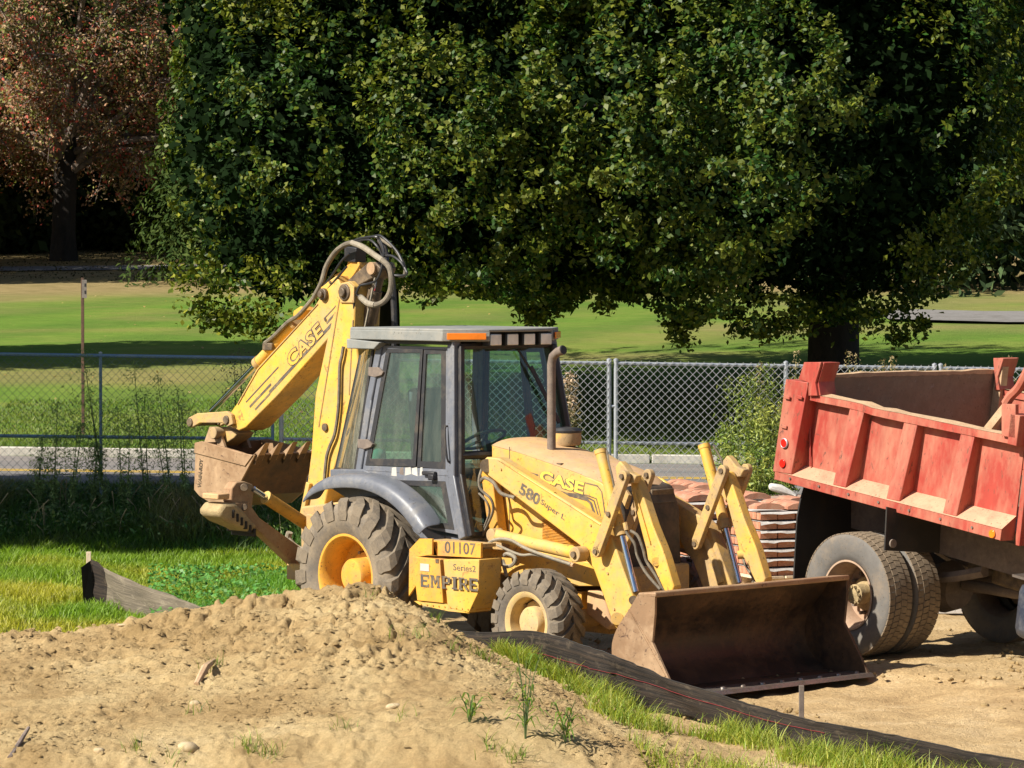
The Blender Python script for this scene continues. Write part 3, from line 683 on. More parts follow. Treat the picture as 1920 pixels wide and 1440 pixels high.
# --- cab
cab = bpy.data.objects.new('cab', None); col.objects.link(cab); cab.parent = bh
CP0, CN = (0, -.72, 1.05), np.array([0, -1, .11]); CN = CN / np.linalg.norm(CN)     # leaning side plane: y = -.72 + .11 (z - 1.05)
def cy(z): return -.72 + .11 * (z - 1.05)
def C(u, v, out=0.):
    q = np.array(MF.hit(u, v, CP0, CN)); return q + CN * out
def plate(name, pts, mat, th=.02, out=0., hole=None, both=True, bevel=0, parent=cab, smooth=35):
    for s_ in ((1, -1) if both else (1,)):
        mb = MB(); O = [C(u, v, out) for u, v in pts]
        def put(q, k): q = q - CN * k; return (q[0], s_ * q[1], q[2])
        if hole is None:
            n_ = len(O); A = [put(q, 0) for q in O]; B = [put(q, th) for q in O]
            mb.add(A + B, [tuple(range(n_)), tuple(range(2 * n_ - 1, n_ - 1, -1))] + [(i, i + n_, (i + 1) % n_ + n_, (i + 1) % n_) for i in range(n_)])
        else:
            H = [C(u, v, out) for u, v in hole]; n_ = len(O); A = [put(q, 0) for q in O] + [put(q, 0) for q in H] + [put(q, th) for q in O] + [put(q, th) for q in H]
            fs = []
            for i in range(n_):
                j = (i + 1) % n_; fs += [(i, j, n_ + j, n_ + i), (2 * n_ + i, 3 * n_ + i, 3 * n_ + j, 2 * n_ + j), (i, 2 * n_ + i, 2 * n_ + j, j), (n_ + i, n_ + j, 3 * n_ + j, 3 * n_ + i)]
            mb.add(A, fs)
        if s_ < 0: mb.f = [f[::-1] for f in mb.f]
        mb.build(name, mat, parent, smooth, bevel)
# door frame and its panes (u, v in the survey picture)
dout = [(721, 648), (842, 651), (843, 895), (868, 1003), (810, 993), (790, 972), (735, 903), (690, 886), (680, 876)]
# upper door ring
plate('door_frame', [(720, 648), (843, 651), (843, 893), (679, 882)], GREY, .035, .012, [(727, 654), (838, 656), (837, 880), (687, 873)], bevel=.004)
plate('door_frame', [(679, 882), (843, 893), (868, 1004), (806, 992)], GREY, .035, .012, [(736, 900), (837, 903), (854, 994), (809, 989)], bevel=.004)
plate('window_seal', [(727, 654), (795, 655), (782, 876), (687, 873)], DARK, .02, .016, [(733, 662), (790, 662), (776, 861), (697, 860)], bevel=.003)
plate('window_seal', [(797, 655), (838, 656), (837, 880), (784, 876)], DARK, .02, .012, [(801, 664), (829, 664), (829, 866), (791, 865)])
plate('window_seal', [(736, 900), (837, 903), (854, 994), (809, 989)], DARK, .02, .012, [(762, 910), (829, 913), (842, 981), (813, 981)])
plate('door_window', [(731, 660), (792, 660), (778, 863), (695, 862)], GLASS, .005, .008, None)
plate('door_window', [(800, 662), (831, 662), (831, 868), (789, 867)], GLASS, .005, .004, None)
plate('door_window', [(760, 908), (831, 911), (844, 983), (811, 983)], GLASS, .005, .004, None)
for u, v in ((708, 697), (688, 832)):
    c_ = C(u, v, .03); mb = MB(); A = [C(u + a, v + b, .035) for a, b in ((-12, -8), (6, -8), (16, 1), (13, 7), (0, 11), (-12, 8))]
    B = [q - CN * .05 for q in A]; n_ = 6; mb.add(A + B, [tuple(range(6)), tuple(range(11, 5, -1))] + [(i, i + 6, (i + 1) % 6 + 6, (i + 1) % 6) for i in range(6)]).build('hinge', RUST, cab, bevel=.004)
q = C(810, 888, .03); MB().box(tuple(q), (.16, .04, .035)).box((q[0] + .05, q[1] - .01, q[2] - .03), (.07, .05, .05)).build('door_handle', DARK, cab, bevel=.01)
for k, (a, b, mt) in enumerate(((737, 8, WHITE), (752, 6, RUST), (762, 10, WHITE), (775, 9, WHITE), (790, 4, WHITE))):
    q = [C(a, 877 + (k % 2), .0125), C(a + b, 876, .0125), C(a + b + 1, 893 - 2 * (k % 3), .0125), C(a - 1, 892 - (k % 2) * 3, .0125)]; MB().add(q, [(0, 1, 2, 3)]).build('torn_sticker', mt, cab, 0)
# posts
def post(name, pts, wd, th, mat, out=0.):
    for s_ in (1, -1):
        mb = MB()
        for (a, b) in zip(pts[:-1], pts[1:]):
            A, B = C(*a, out), C(*b, out); A = (A[0], s_ * A[1], A[2]); B = (B[0], s_ * B[1], B[2]); mb.bar(A, B, wd, th, (0, 1, 0), .01)
        mb.build(name, mat, cab, 35, .01)
post('front_post', [(851, 640), (852, 895), (872, 1008)], .085, .08, GREY)
post('door_post', [(715, 650), (696, 750), (676, 884)], .075, .06, GREY)
post('front_post_seal', [(859, 650), (860, 890), (879, 1004)], .05, .05, DARK, -.03)
# curved rear quarter glass
mb = MB(); V = []; nn = 8
for k in range(9):
    t_ = k / 8; top_ = (700 - 24 * t_, 652 + 14 * t_ ** 2); bot = (666 - 36 * t_, 884 - 4 * t_); inn = .34 * t_ ** 2.2
    for j in range(9):
        s_ = j / 8; u = top_[0] + (bot[0] - top_[0]) * s_; v = top_[1] + (bot[1] - top_[1]) * s_; q = C(u, v); 
        q = np.array(MF.hit(u, v, (q[0], q[1] + inn, q[2]), CN)); V.append(q)
ii = np.arange(81).reshape(9, 9); Fq = np.stack([ii[:-1, :-1], ii[1:, :-1], ii[1:, 1:], ii[:-1, 1:]], -1).reshape(-1, 4)
rawmesh('rear_quarter_window', V, Fq, GLASSD, cab, smooth=True)
rawmesh('rear_quarter_window', [(v_[0], -v_[1], v_[2]) for v_ in V], Fq, GLASSD, cab, smooth=True)
eb = MB().tube([V[72 + i] for i in range(9)], .014, 6).tube([V[i] for i in range(9)], .016, 6).tube([V[9 * i + 8] for i in range(9)], .022, 6); eb.build('quarter_window_seal', DARK, cab)
rb_ = V[80]; rt_ = V[72]
MB().add([(rb_[0], rb_[1], rb_[2]), (rb_[0], -rb_[1], rb_[2]), (rt_[0], -rt_[1], rt_[2]), (rt_[0], rt_[1], rt_[2])], [(0, 1, 2, 3)]).build('rear_window', GLASSD, cab, 0)
# lower body of the cab below the glass line
lowp = [(634, 882), (680, 886), (735, 903), (806, 994), (868, 1006), (868, 1012), (785, 1008), (700, 935), (600, 905)]
zb = 1.50
MB().prism([(-.62, 1.52), (-.18, 1.54), (.12, 1.46), (.55, 1.10), (.86, 1.03), (.86, .98), (.4, 1.0), (-.62, 1.36)], -.70, .70).build('cab_floor', GREY, cab, bevel=.01)
MB().box((.55, 0, 1.0), (1.15, 1.36, .07)).build('cab_sill', GREY, cab, bevel=.01)
# windshield: bowed forward pane between the two front posts
fx = lambda z: np.interp(z, [1.0, 1.6, 2.6], [1.13, 1.0, .84])
def wpt(s_, z, out=0.): hw_ = -cy(z) - .03; return (float(fx(z)) + .05 * (1 - s_ * s_) + out, s_ * hw_, z)
def pane(name, z0, z1, mat, s0=-1, s1=1, out=0.):
    V = [wpt(s0 + (s1 - s0) * i / 10, z0 + (z1 - z0) * j / 6, out) for i in range(11) for j in range(7)]; ii = np.arange(77).reshape(11, 7)
    rawmesh(name, V, np.stack([ii[:-1, :-1], ii[1:, :-1], ii[1:, 1:], ii[:-1, 1:]], -1).reshape(-1, 4), mat, cab, smooth=True)
pane('windshield', 1.74, 2.585, GLASS)
pane('lower_front_window', 1.06, 1.66, GLASS, -.97, -.58); pane('lower_front_window', 1.06, 1.66, GLASS, .58, .97)
for z_, r_ in ((1.70, .035), (2.60, .03)):
    MB().tube([wpt(-1 + i / 5, z_) for i in range(11)], r_, 8).build('windshield_crossbar', DARK, cab)
MB().add([(1.0, -.38, 1.05), (1.0, .38, 1.05), (1.02, .38, 1.70), (1.02, -.38, 1.70)], [(0, 1, 2, 3)]).build('firewall', DARK, cab, 0)
for s_ in (-1, 1): MB().tube([wpt(s_ * .56, 1.04), wpt(s_ * .56, 1.70)], .022, 6).tube([wpt(s_ * .97, 1.05), wpt(s_ * .56, 1.05)], .03, 6).build('lower_window_frame', DARK, cab)
MB().tube([wpt(.15, 2.56, .03), wpt(.55, 2.25, .04), wpt(.75, 1.98, .035)], .010, 6).bar(wpt(.36, 2.42, .045), wpt(.80, 1.94, .045), .035, .012, (1, 0, 0)).build('wiper', DARK, cab)
# roof
rp_ = [(-.42, -.64), (.80, -.66), (1.05, -.36), (1.10, 0), (1.05, .36), (.80, .66), (-.42, .64)]
zt = 2.745
def roofmesh(z0, z1, sc0, sc1, name, mat, camber=0.):
    c0 = np.array([.3, 0]); A = [c0 + (np.array(p) - c0) * sc0 for p in rp_]; B = [c0 + (np.array(p) - c0) * sc1 for p in rp_]; n_ = len(A)
    V = [(a[0], a[1], z0) for a in A] + [(b[0], b[1], z1) for b in B] + [(.3, 0, z1 + camber)]
    fs = [tuple(range(n_))[::-1]] + [(i, (i + 1) % n_, (i + 1) % n_ + n_, i + n_) for i in range(n_)] + [(i + n_, (i + 1) % n_ + n_, 2 * n_) for i in range(n_)]
    return MB().add(V, fs).build(name, mat, cab, 30, .012)
MB().add([(-.42, -.64, zt), (.80, -.66, zt), (1.05, -.36, zt), (1.10, 0, zt), (1.05, .36, zt), (.80, .66, zt), (-.42, .64, zt)] +
         [(-.42, -.64, zt - .028), (.80, -.66, zt - .028), (1.05, -.36, zt - .028), (1.10, 0, zt - .028), (1.05, .36, zt - .028), (.80, .66, zt - .028), (-.42, .64, zt - .028)],
         [(0, 1, 2, 3, 4, 5, 6), (13, 12, 11, 10, 9, 8, 7)] + [(i, i + 7, (i + 1) % 7 + 7, (i + 1) % 7) for i in range(7)]).build('roof_skin', GREYL, cab, 30, .01)
for s_ in (-1, 1):
    MB().prism([(-.42, -.642 * 1), (.80, -.662), (1.055, -.355), (1.02, -.33), (.76, -.60), (-.40, -.60)] if s_ < 0 else [(-.42, .642), (.80, .662), (1.055, .355), (1.02, .33), (.76, .60), (-.40, .60)], zt - .105, zt - .02, 'z').build('roof_side', GREYL, cab, bevel=.008)
    a = np.array((.83, s_ * .635)); b = np.array((1.04, s_ * .385)); nr = np.array((.766, s_ * .64)); 
    q = [a + nr * .005, b + nr * .005, b + nr * .018, a + nr * .018]
    MB().prism([tuple(k) for k in q], zt - .09, zt - .035, 'z').build('amber_marker', AMBER, cab, bevel=.003)
    MB().box((-.425, s_ * .52, zt - .05), (.03, .2, .05)).box((-.445, s_ * .58, zt - .14), (.03, .1, .06)).build('tail_light', REDL, cab)
    MB().prism([(-.46, zt - .10), (-.02, zt - .125), (-.10, zt - .185), (-.46, zt - .185)], s_ * .645, s_ * .50).build('roof_rear_lip', GREYL, cab, bevel=.008)
MB().box((.22, 0, zt - .115), (1.22, 1.18, .04)).build('headliner', DARK, cab)
MB().box((.93, 0, zt - .075), (.05, .74, .09)).build('visor_panel', DARK, cab)
for k in range(4):
    yy_ = -.285 + .19 * k; lt = MB().box((1.0, yy_, zt - .092), (.09, .145, .112)).build('work_light', DARK, cab, bevel=.012)
    MB().box((1.048, yy_, zt - .092), (.014, .122, .092)).build('light_lens', LENS, cab, bevel=.008)
# inside the cab
MB().box((.22, 0, 1.30), (.5, .5, .16)).build('seat_base', GREYSEAT, cab, bevel=.05)
MB().prism([(-.10, 1.36), (.04, 1.36), (-.08, 2.22), (-.17, 2.22)], -.23, .23).build('seat_back', GREYSEAT, cab, bevel=.05)
MB().bar((.78, -.02, 1.35), (.62, -.02, 1.78), .06, .06).build('steering_column', DARK, cab)
tw = MB(); cc = np.array((.60, -.02, 1.80)); ax = np.array((-.45, 0, .9)); ax /= np.linalg.norm(ax); e1 = np.array((0, 1, 0)); e2_ = np.cross(ax, e1)
tw.tube([cc + .19 * (math.cos(a) * e1 + math.sin(a) * e2_) for a in np.linspace(0, 2 * math.pi, 25)], .014, 6)
for a in (0, 2.1, 4.2): tw.bar(cc, cc + .19 * (math.cos(a) * e1 + math.sin(a) * e2_), .02, .02)
tw.build('steering_wheel', DARK, cab)
MB().box((.62, .48, 1.35), (.45, .14, .5)).build('side_console', DARK, cab, bevel=.02)
for a in (-.1, .0, .1): MB().tube([(.45 + a, .46, 1.55), (.47 + a, .42, 1.78)], .009, 6).build('lever', DARK, cab)
MB().box((-.33, -.40, 1.60), (.10, .14, .20)).build('rag', TURQ, cab, bevel=.05)

# --- loader arms and linkage (both sides)
for sg in (1, -1):
    def Y(y): return sg * y
    def Q(u, v, y): q = MF.y(u, v, y); return (q[0], sg * q[1], q[2])
    arm = MF.yy([(900, 868), (912, 857), (934, 859), (1126, 981), (1147, 1008), (1165, 1060), (1181, 1104), (1190, 1128), (1180, 1155), (1167, 1176), (1155, 1179), (1147, 1165), (1130, 1115), (1112, 1066), (1098, 1050), (1087, 1023), (909, 888), (899, 879)], -.62)
    la = MB().prism(arm, Y(-.62), Y(-.50)).build('loader_arm', YEL if sg > 0 else YELD, bh, 35, .012)
    MB().cyl(Q(912, 873, -.635), Q(912, 873, -.46), .055, n=18).build('pivot_pin', PINM, la)
    MB().cyl(Q(1157, 1160, -.66), Q(1157, 1160, -.48), .05, n=18).build('pivot_boss', YEL, la)
    MB().cyl(Q(1187, 1125, -.66), Q(1187, 1125, -.48), .035, n=14).build('pivot_pin', PINM, la)
    # tubular gusset inside the arm
    MB().tube([Q(1150, 1020, -.52), Q(1168, 1060, -.52), Q(1182, 1108, -.52)], .045, 12).build('arm_gusset', YELD, la)
    # tower post behind the arm
    MB().bar(Q(918, 872, -.43), Q(934, 1005, -.43), .13, .10).build('arm_tower', ORG, bh, 35, .01)
    # dusty outer link
    for yl_ in (-.69, -.42):
     lk = MB(); a, b = np.array(Q(1171, 893, -.69)), np.array(Q(1121, 1034, -.69)); a[1] = b[1] = sg * yl_; lk.bar(a, b, .092, .05, (0, 1, 0)); lk.cyl(a + (0, -.025, 0), a + (0, .025, 0), .046, n=18).cyl(b + (0, -.025, 0), b + (0, .025, 0), .046, n=18)
     lo_ = lk.build('link_arm', YELD, bh, 35, .006)
     for q in (a, b, (a + b) / 2): MB().cyl(q + (0, sg * -.04, 0), q + (0, sg * .035, 0), .02, n=12).build('pin', PINM, lo_)
    # inner link plates up at the knee
    MB().prism(MF.yy([(1160, 875), (1168, 864), (1176, 872), (1184, 884), (1200, 892), (1194, 906), (1172, 908), (1162, 898)], -.60), Y(-.64), Y(-.57)).build('knee_bracket', YELD, bh, 35, .01)
    MB().prism(MF.yy([(1176, 918), (1184, 930), (1177, 955), (1168, 938)], -.56), Y(-.58), Y(-.55)).build('knee_plate', YELD, bh, 35, .004)
    # long bucket link with its widened knuckle
    pts = [(1182, 893), (1193, 895), (1203, 918), (1225, 985), (1240, 1022), (1247, 1040), (1265, 1100), (1262, 1110), (1248, 1110), (1238, 1088), (1226, 1062), (1216, 1050), (1213, 1030), (1205, 1000), (1186, 925)]
    MB().prism(MF.yy(pts, -.55), Y(-.56), Y(-.47)).build('bucket_link', YEL, bh, 35, .01)
    rib = MB().bar(Q(1192, 925, -.568), Q(1219, 1020, -.568), .012, .012).build('bucket_link_rib', YEL, bh)
    MB().cyl(Q(1230, 1053, -.575), Q(1230, 1053, -.46), .035, n=16).build('link_knuckle', YEL, bh)
    # bucket cylinder: barrel, cap, chrome rod
    a, b = Q(1126, 846, -.585), Q(1164, 996, -.585); bc = MB().cyl(a, b, .046, .046, 20).cyl(np.array(a) - (np.array(b) - a) * .02, np.array(a) + (np.array(b) - a) * .03, .05, n=20).build('bucket_cylinder', YEL, bh)
    MB().cyl(Q(1162, 988, -.585), Q(1166, 1004, -.585), .058, n=20).build('gland', YELD, bc)
    MB().cyl(Q(1165, 1000, -.585), Q(1192, 1110, -.585), .026, n=16).build('chrome_rod', CHROME, bc)
    MB().tube([Q(1138, 845, -.60), Q(1142, 870, -.63), Q(1147, 890, -.63), Q(1152, 915, -.62)], .008, 6, 4).build('hydraulic_line', HOSE, bc)
    MB().tube([Q(1172, 980, -.62), Q(1176, 1000, -.62), Q(1190, 1020, -.60), Q(1196, 1045, -.58), Q(1212, 1075, -.56), Q(1238, 1105, -.54)], .012, 7, 5).tube([Q(1182, 995, -.62), Q(1196, 1005, -.60), Q(1206, 1030, -.58), Q(1212, 1052, -.56), Q(1230, 1080, -.54), Q(1246, 1110, -.5)], .012, 7, 5).build('hydraulic_hose', HOSE, bh)
    MB().cyl(Q(1172, 980, -.62), Q(1175, 994, -.62), .02, n=8).build('hose_fitting', YELD, bh)
    # lift cylinder
    a, b = Q(929, 1003, -.60), Q(1086, 1039, -.68); lc = MB().cyl(a, b, .052, .052, 22).build('lift_cylinder', YEL, bh)
    for q_, r_q in ((b, .062), (a, .055)): MB().cyl(np.array(q_) + (0, -.055, 0), np.array(q_) + (0, .055, 0), r_q, n=20).build('cylinder_eye', YELD, lc, 35, .006)
    MB().cyl(np.array(b) + (0, sg * -.075, 0), np.array(b) + (0, sg * .05, 0), .026, n=14).build('pin', PINM, lc)
    MB().tube([Q(905, 1030, -.66), Q(925, 1013, -.68), Q(955, 1012, -.70), Q(990, 1030, -.72), Q(1040, 1048, -.72), Q(1070, 1058, -.70)], .013, 7, 6).tube([Q(932, 1022, -.66), Q(975, 1040, -.66), Q(1005, 1040, -.70), Q(1060, 1056, -.70)], .011, 7, 5).build('hydraulic_hose', HOSEW, bh)
    MB().cyl(Q(1066, 1057, -.69), Q(1076, 1060, -.69), .018, n=8).build('hose_fitting', YELH, bh)
    # hoses at the arm tower
    MB().tube([Q(903, 880, -.60), Q(898, 900, -.66), Q(902, 918, -.66), Q(920, 935, -.64), Q(925, 955, -.60), Q(916, 980, -.56), Q(900, 1012, -.52)], .012, 7, 6).tube([Q(900, 905, -.64), Q(908, 896, -.67), Q(925, 905, -.66), Q(940, 925, -.65), Q(965, 933, -.63)], .015, 7, 6).tube([Q(898, 925, -.60), Q(912, 940, -.60), Q(918, 960, -.56), Q(908, 990, -.54), Q(905, 1012, -.50)], .010, 6, 5).build('hydraulic_hose', HOSE, bh)
# safety strut rod above the arm and rope coil
MB().bar(P(940, 862, -.63), P(1040, 925, -.60), .02, .02).build('arm_lock_strut', YEL, bh)
MB().tube([P(945, 1042, -.66), P(952, 1038, -.68), P(966, 1046, -.68), P(962, 1058, -.68), P(948, 1062, -.68), P(942, 1050, -.68), P(950, 1080, -.68)], .016, 7, 5).build('rope_bundle', HOSEW, bh)
lett('580', (972, 925), (1009, 949), 21, -.6215, DECAL, offset=.03)
lett('Super L', (1012, 947), (1057, 979), 12.5, -.6215, DECAL, offset=.008)

# --- front bucket
BY = 1.08
prof = MF.yy([(1230, 1111), (1199, 1113), (1181, 1143), (1158, 1180), (1149, 1215), (1157, 1258), (1190, 1300), (1272, 1309)], -BY)
prof = np.array(prof); fb = bpy.data.objects.new('front_bucket', None); col.objects.link(fb); fb.parent = bh
# smooth the shell between the lip and the cutting edge
def cr(P_, n_):
    out = []
    for i in range(len(P_) - 1):
        a, b, c, d = P_[max(i - 1, 0)], P_[i], P_[i + 1], P_[min(i + 2, len(P_) - 1)]
        for k in range(n_): t_ = k / n_; out.append(.5 * (2 * b + (c - a) * t_ + (2 * a - 5 * b + 4 * c - d) * t_ * t_ + (3 * b - a - 3 * c + d) * t_ ** 3))
    return np.array(out + [P_[-1]])
shell = np.vstack([prof[:1], cr(prof[1:7], 4), prof[7:]])
d = np.gradient(shell, axis=0); nn_ = np.stack([d[:, 1], -d[:, 0]], 1); nn_ /= np.linalg.norm(nn_, axis=1, keepdims=True); inner = shell + nn_ * -.018
V = []; m_ = len(shell)
for y in (-BY, BY):
    for q in shell: V.append((q[0], y, q[1]))
    for q in inner: V.append((q[0], y, q[1]))
fo = [(i, i + 1, 2 * m_ + i + 1, 2 * m_ + i) for i in range(m_ - 1)]; fi = [(m_ + i, 3 * m_ + i, 3 * m_ + i + 1, m_ + i + 1) for i in range(m_ - 1)]
MB().add(V, fo).build('bucket_back', BUCK, fb, 40)
MB().add(V, fi + [(0, m_, 3 * m_, 2 * m_), (m_ - 1, 3 * m_ - 1, 4 * m_ - 1, 2 * m_ - 1)]).build('bucket_inside', BUCKIN, fb, 40)
side = [tuple(q) for q in shell] + MF.yy([(1255, 1270), (1236, 1228), (1225, 1204), (1230, 1150)], -BY)
for y, nm in ((-BY - .002, 1), (BY + .002, -1)):
    MB().prism(side, y - .012, y + .012).build('bucket_side', BUCK if nm > 0 else BUCKIN, fb, 30, .003)
a, b = P(1181, 1143, -BY), P(1250, 1268, -BY)
MB().bar(a + (0, -.016, 0), b + (0, -.016, 0), .012, .006).bar(P(1183, 1143, -BY) + (0.0, -.016, 0), P(1239, 1236, -BY) + (0, -.016, 0), .006, .005).build('weld_bead', BUCK, fb)
l0, l1 = prof[0], prof[1]; MB().prism([(l0[0] + .012, l0[1] + .004), (l1[0], l1[1] + .008), (l1[0], l1[1] - .02), (l0[0] + .012, l0[1] - .038)], -BY - .015, BY + .015).build('bucket_lip', BUCK, fb, 35, .01)
tip = prof[-1]; ce = MB().prism([(tip[0] + .03, -.006), (tip[0] - .22, -.002), (tip[0] - .22, .022), (tip[0] + .0, .024)], -BY - .03, BY + .03).build('cutting_edge', STEEL, fb, 35, .002)
for k in range(10):
    y = -BY + .12 + k * (2 * BY - .2) / 9; MB().lathe([(.026, 0), (.022, .014), (.0, .020)], (tip[0] - .07, y, .022), 12, 'z').build('bolt', STEEL, fb)
for y in (-.72, -.50, .50, .72):
    MB().prism(MF.yy([(1150, 1150), (1178, 1122), (1190, 1122), (1172, 1160), (1152, 1190), (1140, 1205)], -BY), y - .012, y + .012).build('bucket_ear', BUCK, fb, 30, .004)

# --- rear boom, dipper and bucket
by = .15
boom = MF.yy([(637, 531), (655, 527), (664, 536), (665, 572), (663, 612), (674, 690), (662, 740), (648, 800), (632, 862), (618, 905), (600, 985), (560, 985), (573, 929), (583, 850), (591, 740), (611, 645), (625, 585), (632, 560)], -by)
bo = MB().prism(boom, -by, by).build('boom', YEL, bh, 35, .014)
for (u, v, r_) in ((649, 548, .075), (608, 552, .055)):
    q = P(u, v, -by); MB().cyl(q + (0, -.03, 0), q + (0, .01, 0), r_, n=22).cyl(q + (0, -.06, 0), q + (0, -.03, 0), r_ * .55, n=18).build('boom_pin', PINM, bo, 35, .008)
q = P(611, 801, -by); MB().cyl(q + (0, -.02, 0), q + (0, .01, 0), .035, n=18).build('boom_pin', PINM, bo)
MB().prism(MF.yy([(640, 532), (656, 529), (666, 538), (666, 568), (640, 568), (638, 545)], -by), -by - .016, -by + .01).build('boom_head_plate', YELD, bo, 35, .006)
MB().tube([P(644, 650, -by - .03), P(641, 668, -by - .03), P(637, 690, -by - .03), P(635, 760, -by - .03), P(628, 812, -by - .03), P(618, 838, -by - .03), P(612, 860, -by - .03), P(608, 905, -by - .03)], .016, 7, 5).build('hydraulic_line', HOSE, bo)
MB().bar(P(580, 905, -by - .02), P(564, 985, -by - .02), .05, .04).build('swing_link', YEL, bh, 35, .006)
MB().prism(MF.yy([(560, 950), (640, 940), (660, 990), (655, 1060), (560, 1060)], -.3), -.28, .28).build('swing_tower', YELD, bh, 35, .02)

dip = MF.yy([(630, 516), (600, 538), (597, 561), (584, 582), (552, 614), (481, 690), (443, 757), (429, 777), (432, 800), (447, 808), (460, 802), (520, 742), (616, 634), (640, 590), (641, 540)], -by)
di = MB().prism(dip, -by + .004, by - .004).build('dipper', YEL, bh, 35, .012)
lett('CASE', (545, 693), (608, 625), 31, -by + .0025, DECAL, di, offset=.08, name='badge_outline')
lett('CASE', (546, 691), (607, 626), 28, -by + .0005, YEL, di, offset=.025, name='badge_letters', push=.0032)
for k, (a, b, w_) in enumerate((((505, 736), (622, 608), 4.2), ((468, 763), (508, 720), 3), ((461, 754), (522, 688), 1.8), ((478, 768), (506, 738), 2.4), ((612, 606), (636, 579), 2.6), ((607, 598), (630, 573), 1.5))):
    stripe([a, b], w_, -by + .002 - .0002 * k, di)
for u, v in ((610, 599), (619, 529)):
    q = P(u, v, -by); MB().cyl(q, q + (0, -.006, 0), .014, n=10).build('plug', PINM, di)
# dusty lever from dipper head
a, b = P(656, 528, 0), P(698, 503, 0)
lv = MB().prism(MF.yy([(650, 526), (690, 492), (704, 492), (714, 503), (705, 518), (690, 526), (668, 538)], -.09), -.09, .09).build('dipper_lever', PINM, di, 35, .01)
q = P(698, 503, -.1); MB().cyl(q + (0, -.02, 0), q + (0, .22, 0), .055, n=18).build('lever_pin', BROWN, di)
MB().prism(MF.yy([(630, 516), (652, 502), (656, 488), (676, 492), (680, 510), (660, 528), (640, 532)], .0), -.02, .10).build('dipper_bracket', ORG, di, 35, .006)
MB().prism(MF.yy([(655, 462), (678, 465), (676, 492), (655, 490)], .02), -.04, .08).build('hose_guard', DARK, di, 35, .006)
# dipper cylinder down the back of the boom
a, b = P(712, 512, .02), P(668, 690, .02); MB().cyl(a, a + (b - a) * .18, .05, n=16).cyl(a + (b - a) * .18, b, .062, n=18).build('dipper_cylinder', PINM, bh)
a, b = P(706, 520, -.02), P(684, 615, -.02); MB().bar(a, b, .03, .02).build('cylinder_rod', CHROME, bh)
MB().prism(MF.yy([(664, 560), (690, 545), (700, 560), (676, 690), (664, 680)], .02), .0, .12).build('boom_back_plate', BROWN, bh, 35, .01)
# bucket cylinder along the dipper
a, b, c_ = P(553, 608, 0), P(482, 683, 0), P(397, 771, 0)
dcy = MB().cyl(a, b, .055, n=20).build('curl_cylinder', YEL, bh); MB().cyl(b, c_, .028, n=14).build('chrome_rod', CHROME, dcy)
MB().cyl(a + (a - b) * .05, a, .07, n=14).cyl(b + (a - b) * .08, b + (a - b) * .0, .062, n=20).build('gland', YELD, dcy)
MB().tube([P(497, 643, -.06), P(513, 631, -.08), P(540, 604, -.08), P(556, 594, -.08), P(570, 580, -.1), P(590, 556, -.1)], .02, 8, 5).build('hydraulic_hose', HOSE, dcy)
MB().box(tuple(P(505, 650, -.05)), (.14, .06, .07)).build('hose_clamp', PINM, dcy, 35, .01)
MB().prism(MF.yy([(553, 583), (566, 574), (576, 582), (566, 596), (552, 600)], -.06), -.08, .06).build('cylinder_mount', ORG, dcy, 35, .01)
# linkage at the bucket
for y in (-.17, .15):
    lk_ = MB().prism(MF.yy([(356, 783), (372, 775), (428, 771), (436, 777), (440, 795), (430, 800), (420, 793), (378, 793), (362, 802), (354, 797)], -.17), y - .02, y + .02).build('bucket_linkage', YELD, bh, 35, .008)
    for u, v in ((360, 792), (428, 787)):
        q = np.array(MF.y(u, v, -.17)); q[1] = y; MB().cyl(q + (0, -.035, 0), q + (0, .035, 0), .040, n=16).build('pin', PINM, lk_, 35, .005)
q = P(405, 812, -.17); MB().cyl(q + (0, -.04, 0), q + (0, .36, 0), .055, n=18).build('linkage_boss', YELD, bh, 35, .008)
MB().cyl(P(428, 787, -.15), P(428, 787, -.15) + (0, .30, 0), .05, n=16).build('cross_pin', PINM, bh)
MB().cyl(P(360, 792, -.15), P(360, 792, -.15) + (0, .30, 0), .036, n=16).build('cross_pin', PINM, bh)
MB().prism(MF.yy([(398, 806), (425, 803), (446, 812), (438, 822), (410, 840), (395, 835)], -.10), -.10, .10).build('dipper_nose', YELD, bh, 35, .01)
rb = bpy.data.objects.new('digging_bucket', None); col.objects.link(rb); rb.parent = bh
ry = .37
bp = MF.yy([(369, 830), (366, 918), (376, 930), (392, 940), (425, 950), (447, 930), (455, 900), (480, 853)], -ry)
bp = np.array(bp); d = np.gradient(bp, axis=0); nn_ = np.stack([-d[:, 1], d[:, 0]], 1); nn_ /= np.linalg.norm(nn_, axis=1, keepdims=True); ib = bp + nn_ * .02
m_ = len(bp); V = [(q[0], y, q[1]) for y in (-ry, ry) for arr in (bp, ib) for q in arr]
fs = [(i, i + 1, 2 * m_ + i + 1, 2 * m_ + i) for i in range(m_ - 1)] + [(m_ + i, 3 * m_ + i, 3 * m_ + i + 1, m_ + i + 1) for i in range(m_ - 1)] + [(0, m_, 3 * m_, 2 * m_), (m_ - 1, 3 * m_ - 1, 4 * m_ - 1, 2 * m_ - 1)]
MB().add(V, fs).build('bucket_shell', BUCKIN, rb, 30)
top_edge = MF.yy([(472, 855), (455, 848), (420, 838), (382, 828), (372, 829)], -ry)
sp_ = [tuple(q) for q in bp] + top_edge[:-1]
for y in (-ry - .002, ry + .002): MB().prism(sp_, y - .012, y + .012).build('bucket_side', BUCK, rb, 30, .003)
MB().prism(MF.yy([(369, 830), (382, 827), (420, 838), (456, 849), (478, 853), (463, 874), (368, 849)], -ry), -ry - .026, -ry - .012).build('side_cutter', BUCK, rb, 30, .004)
lip = bp[-1]; back = bp[0]
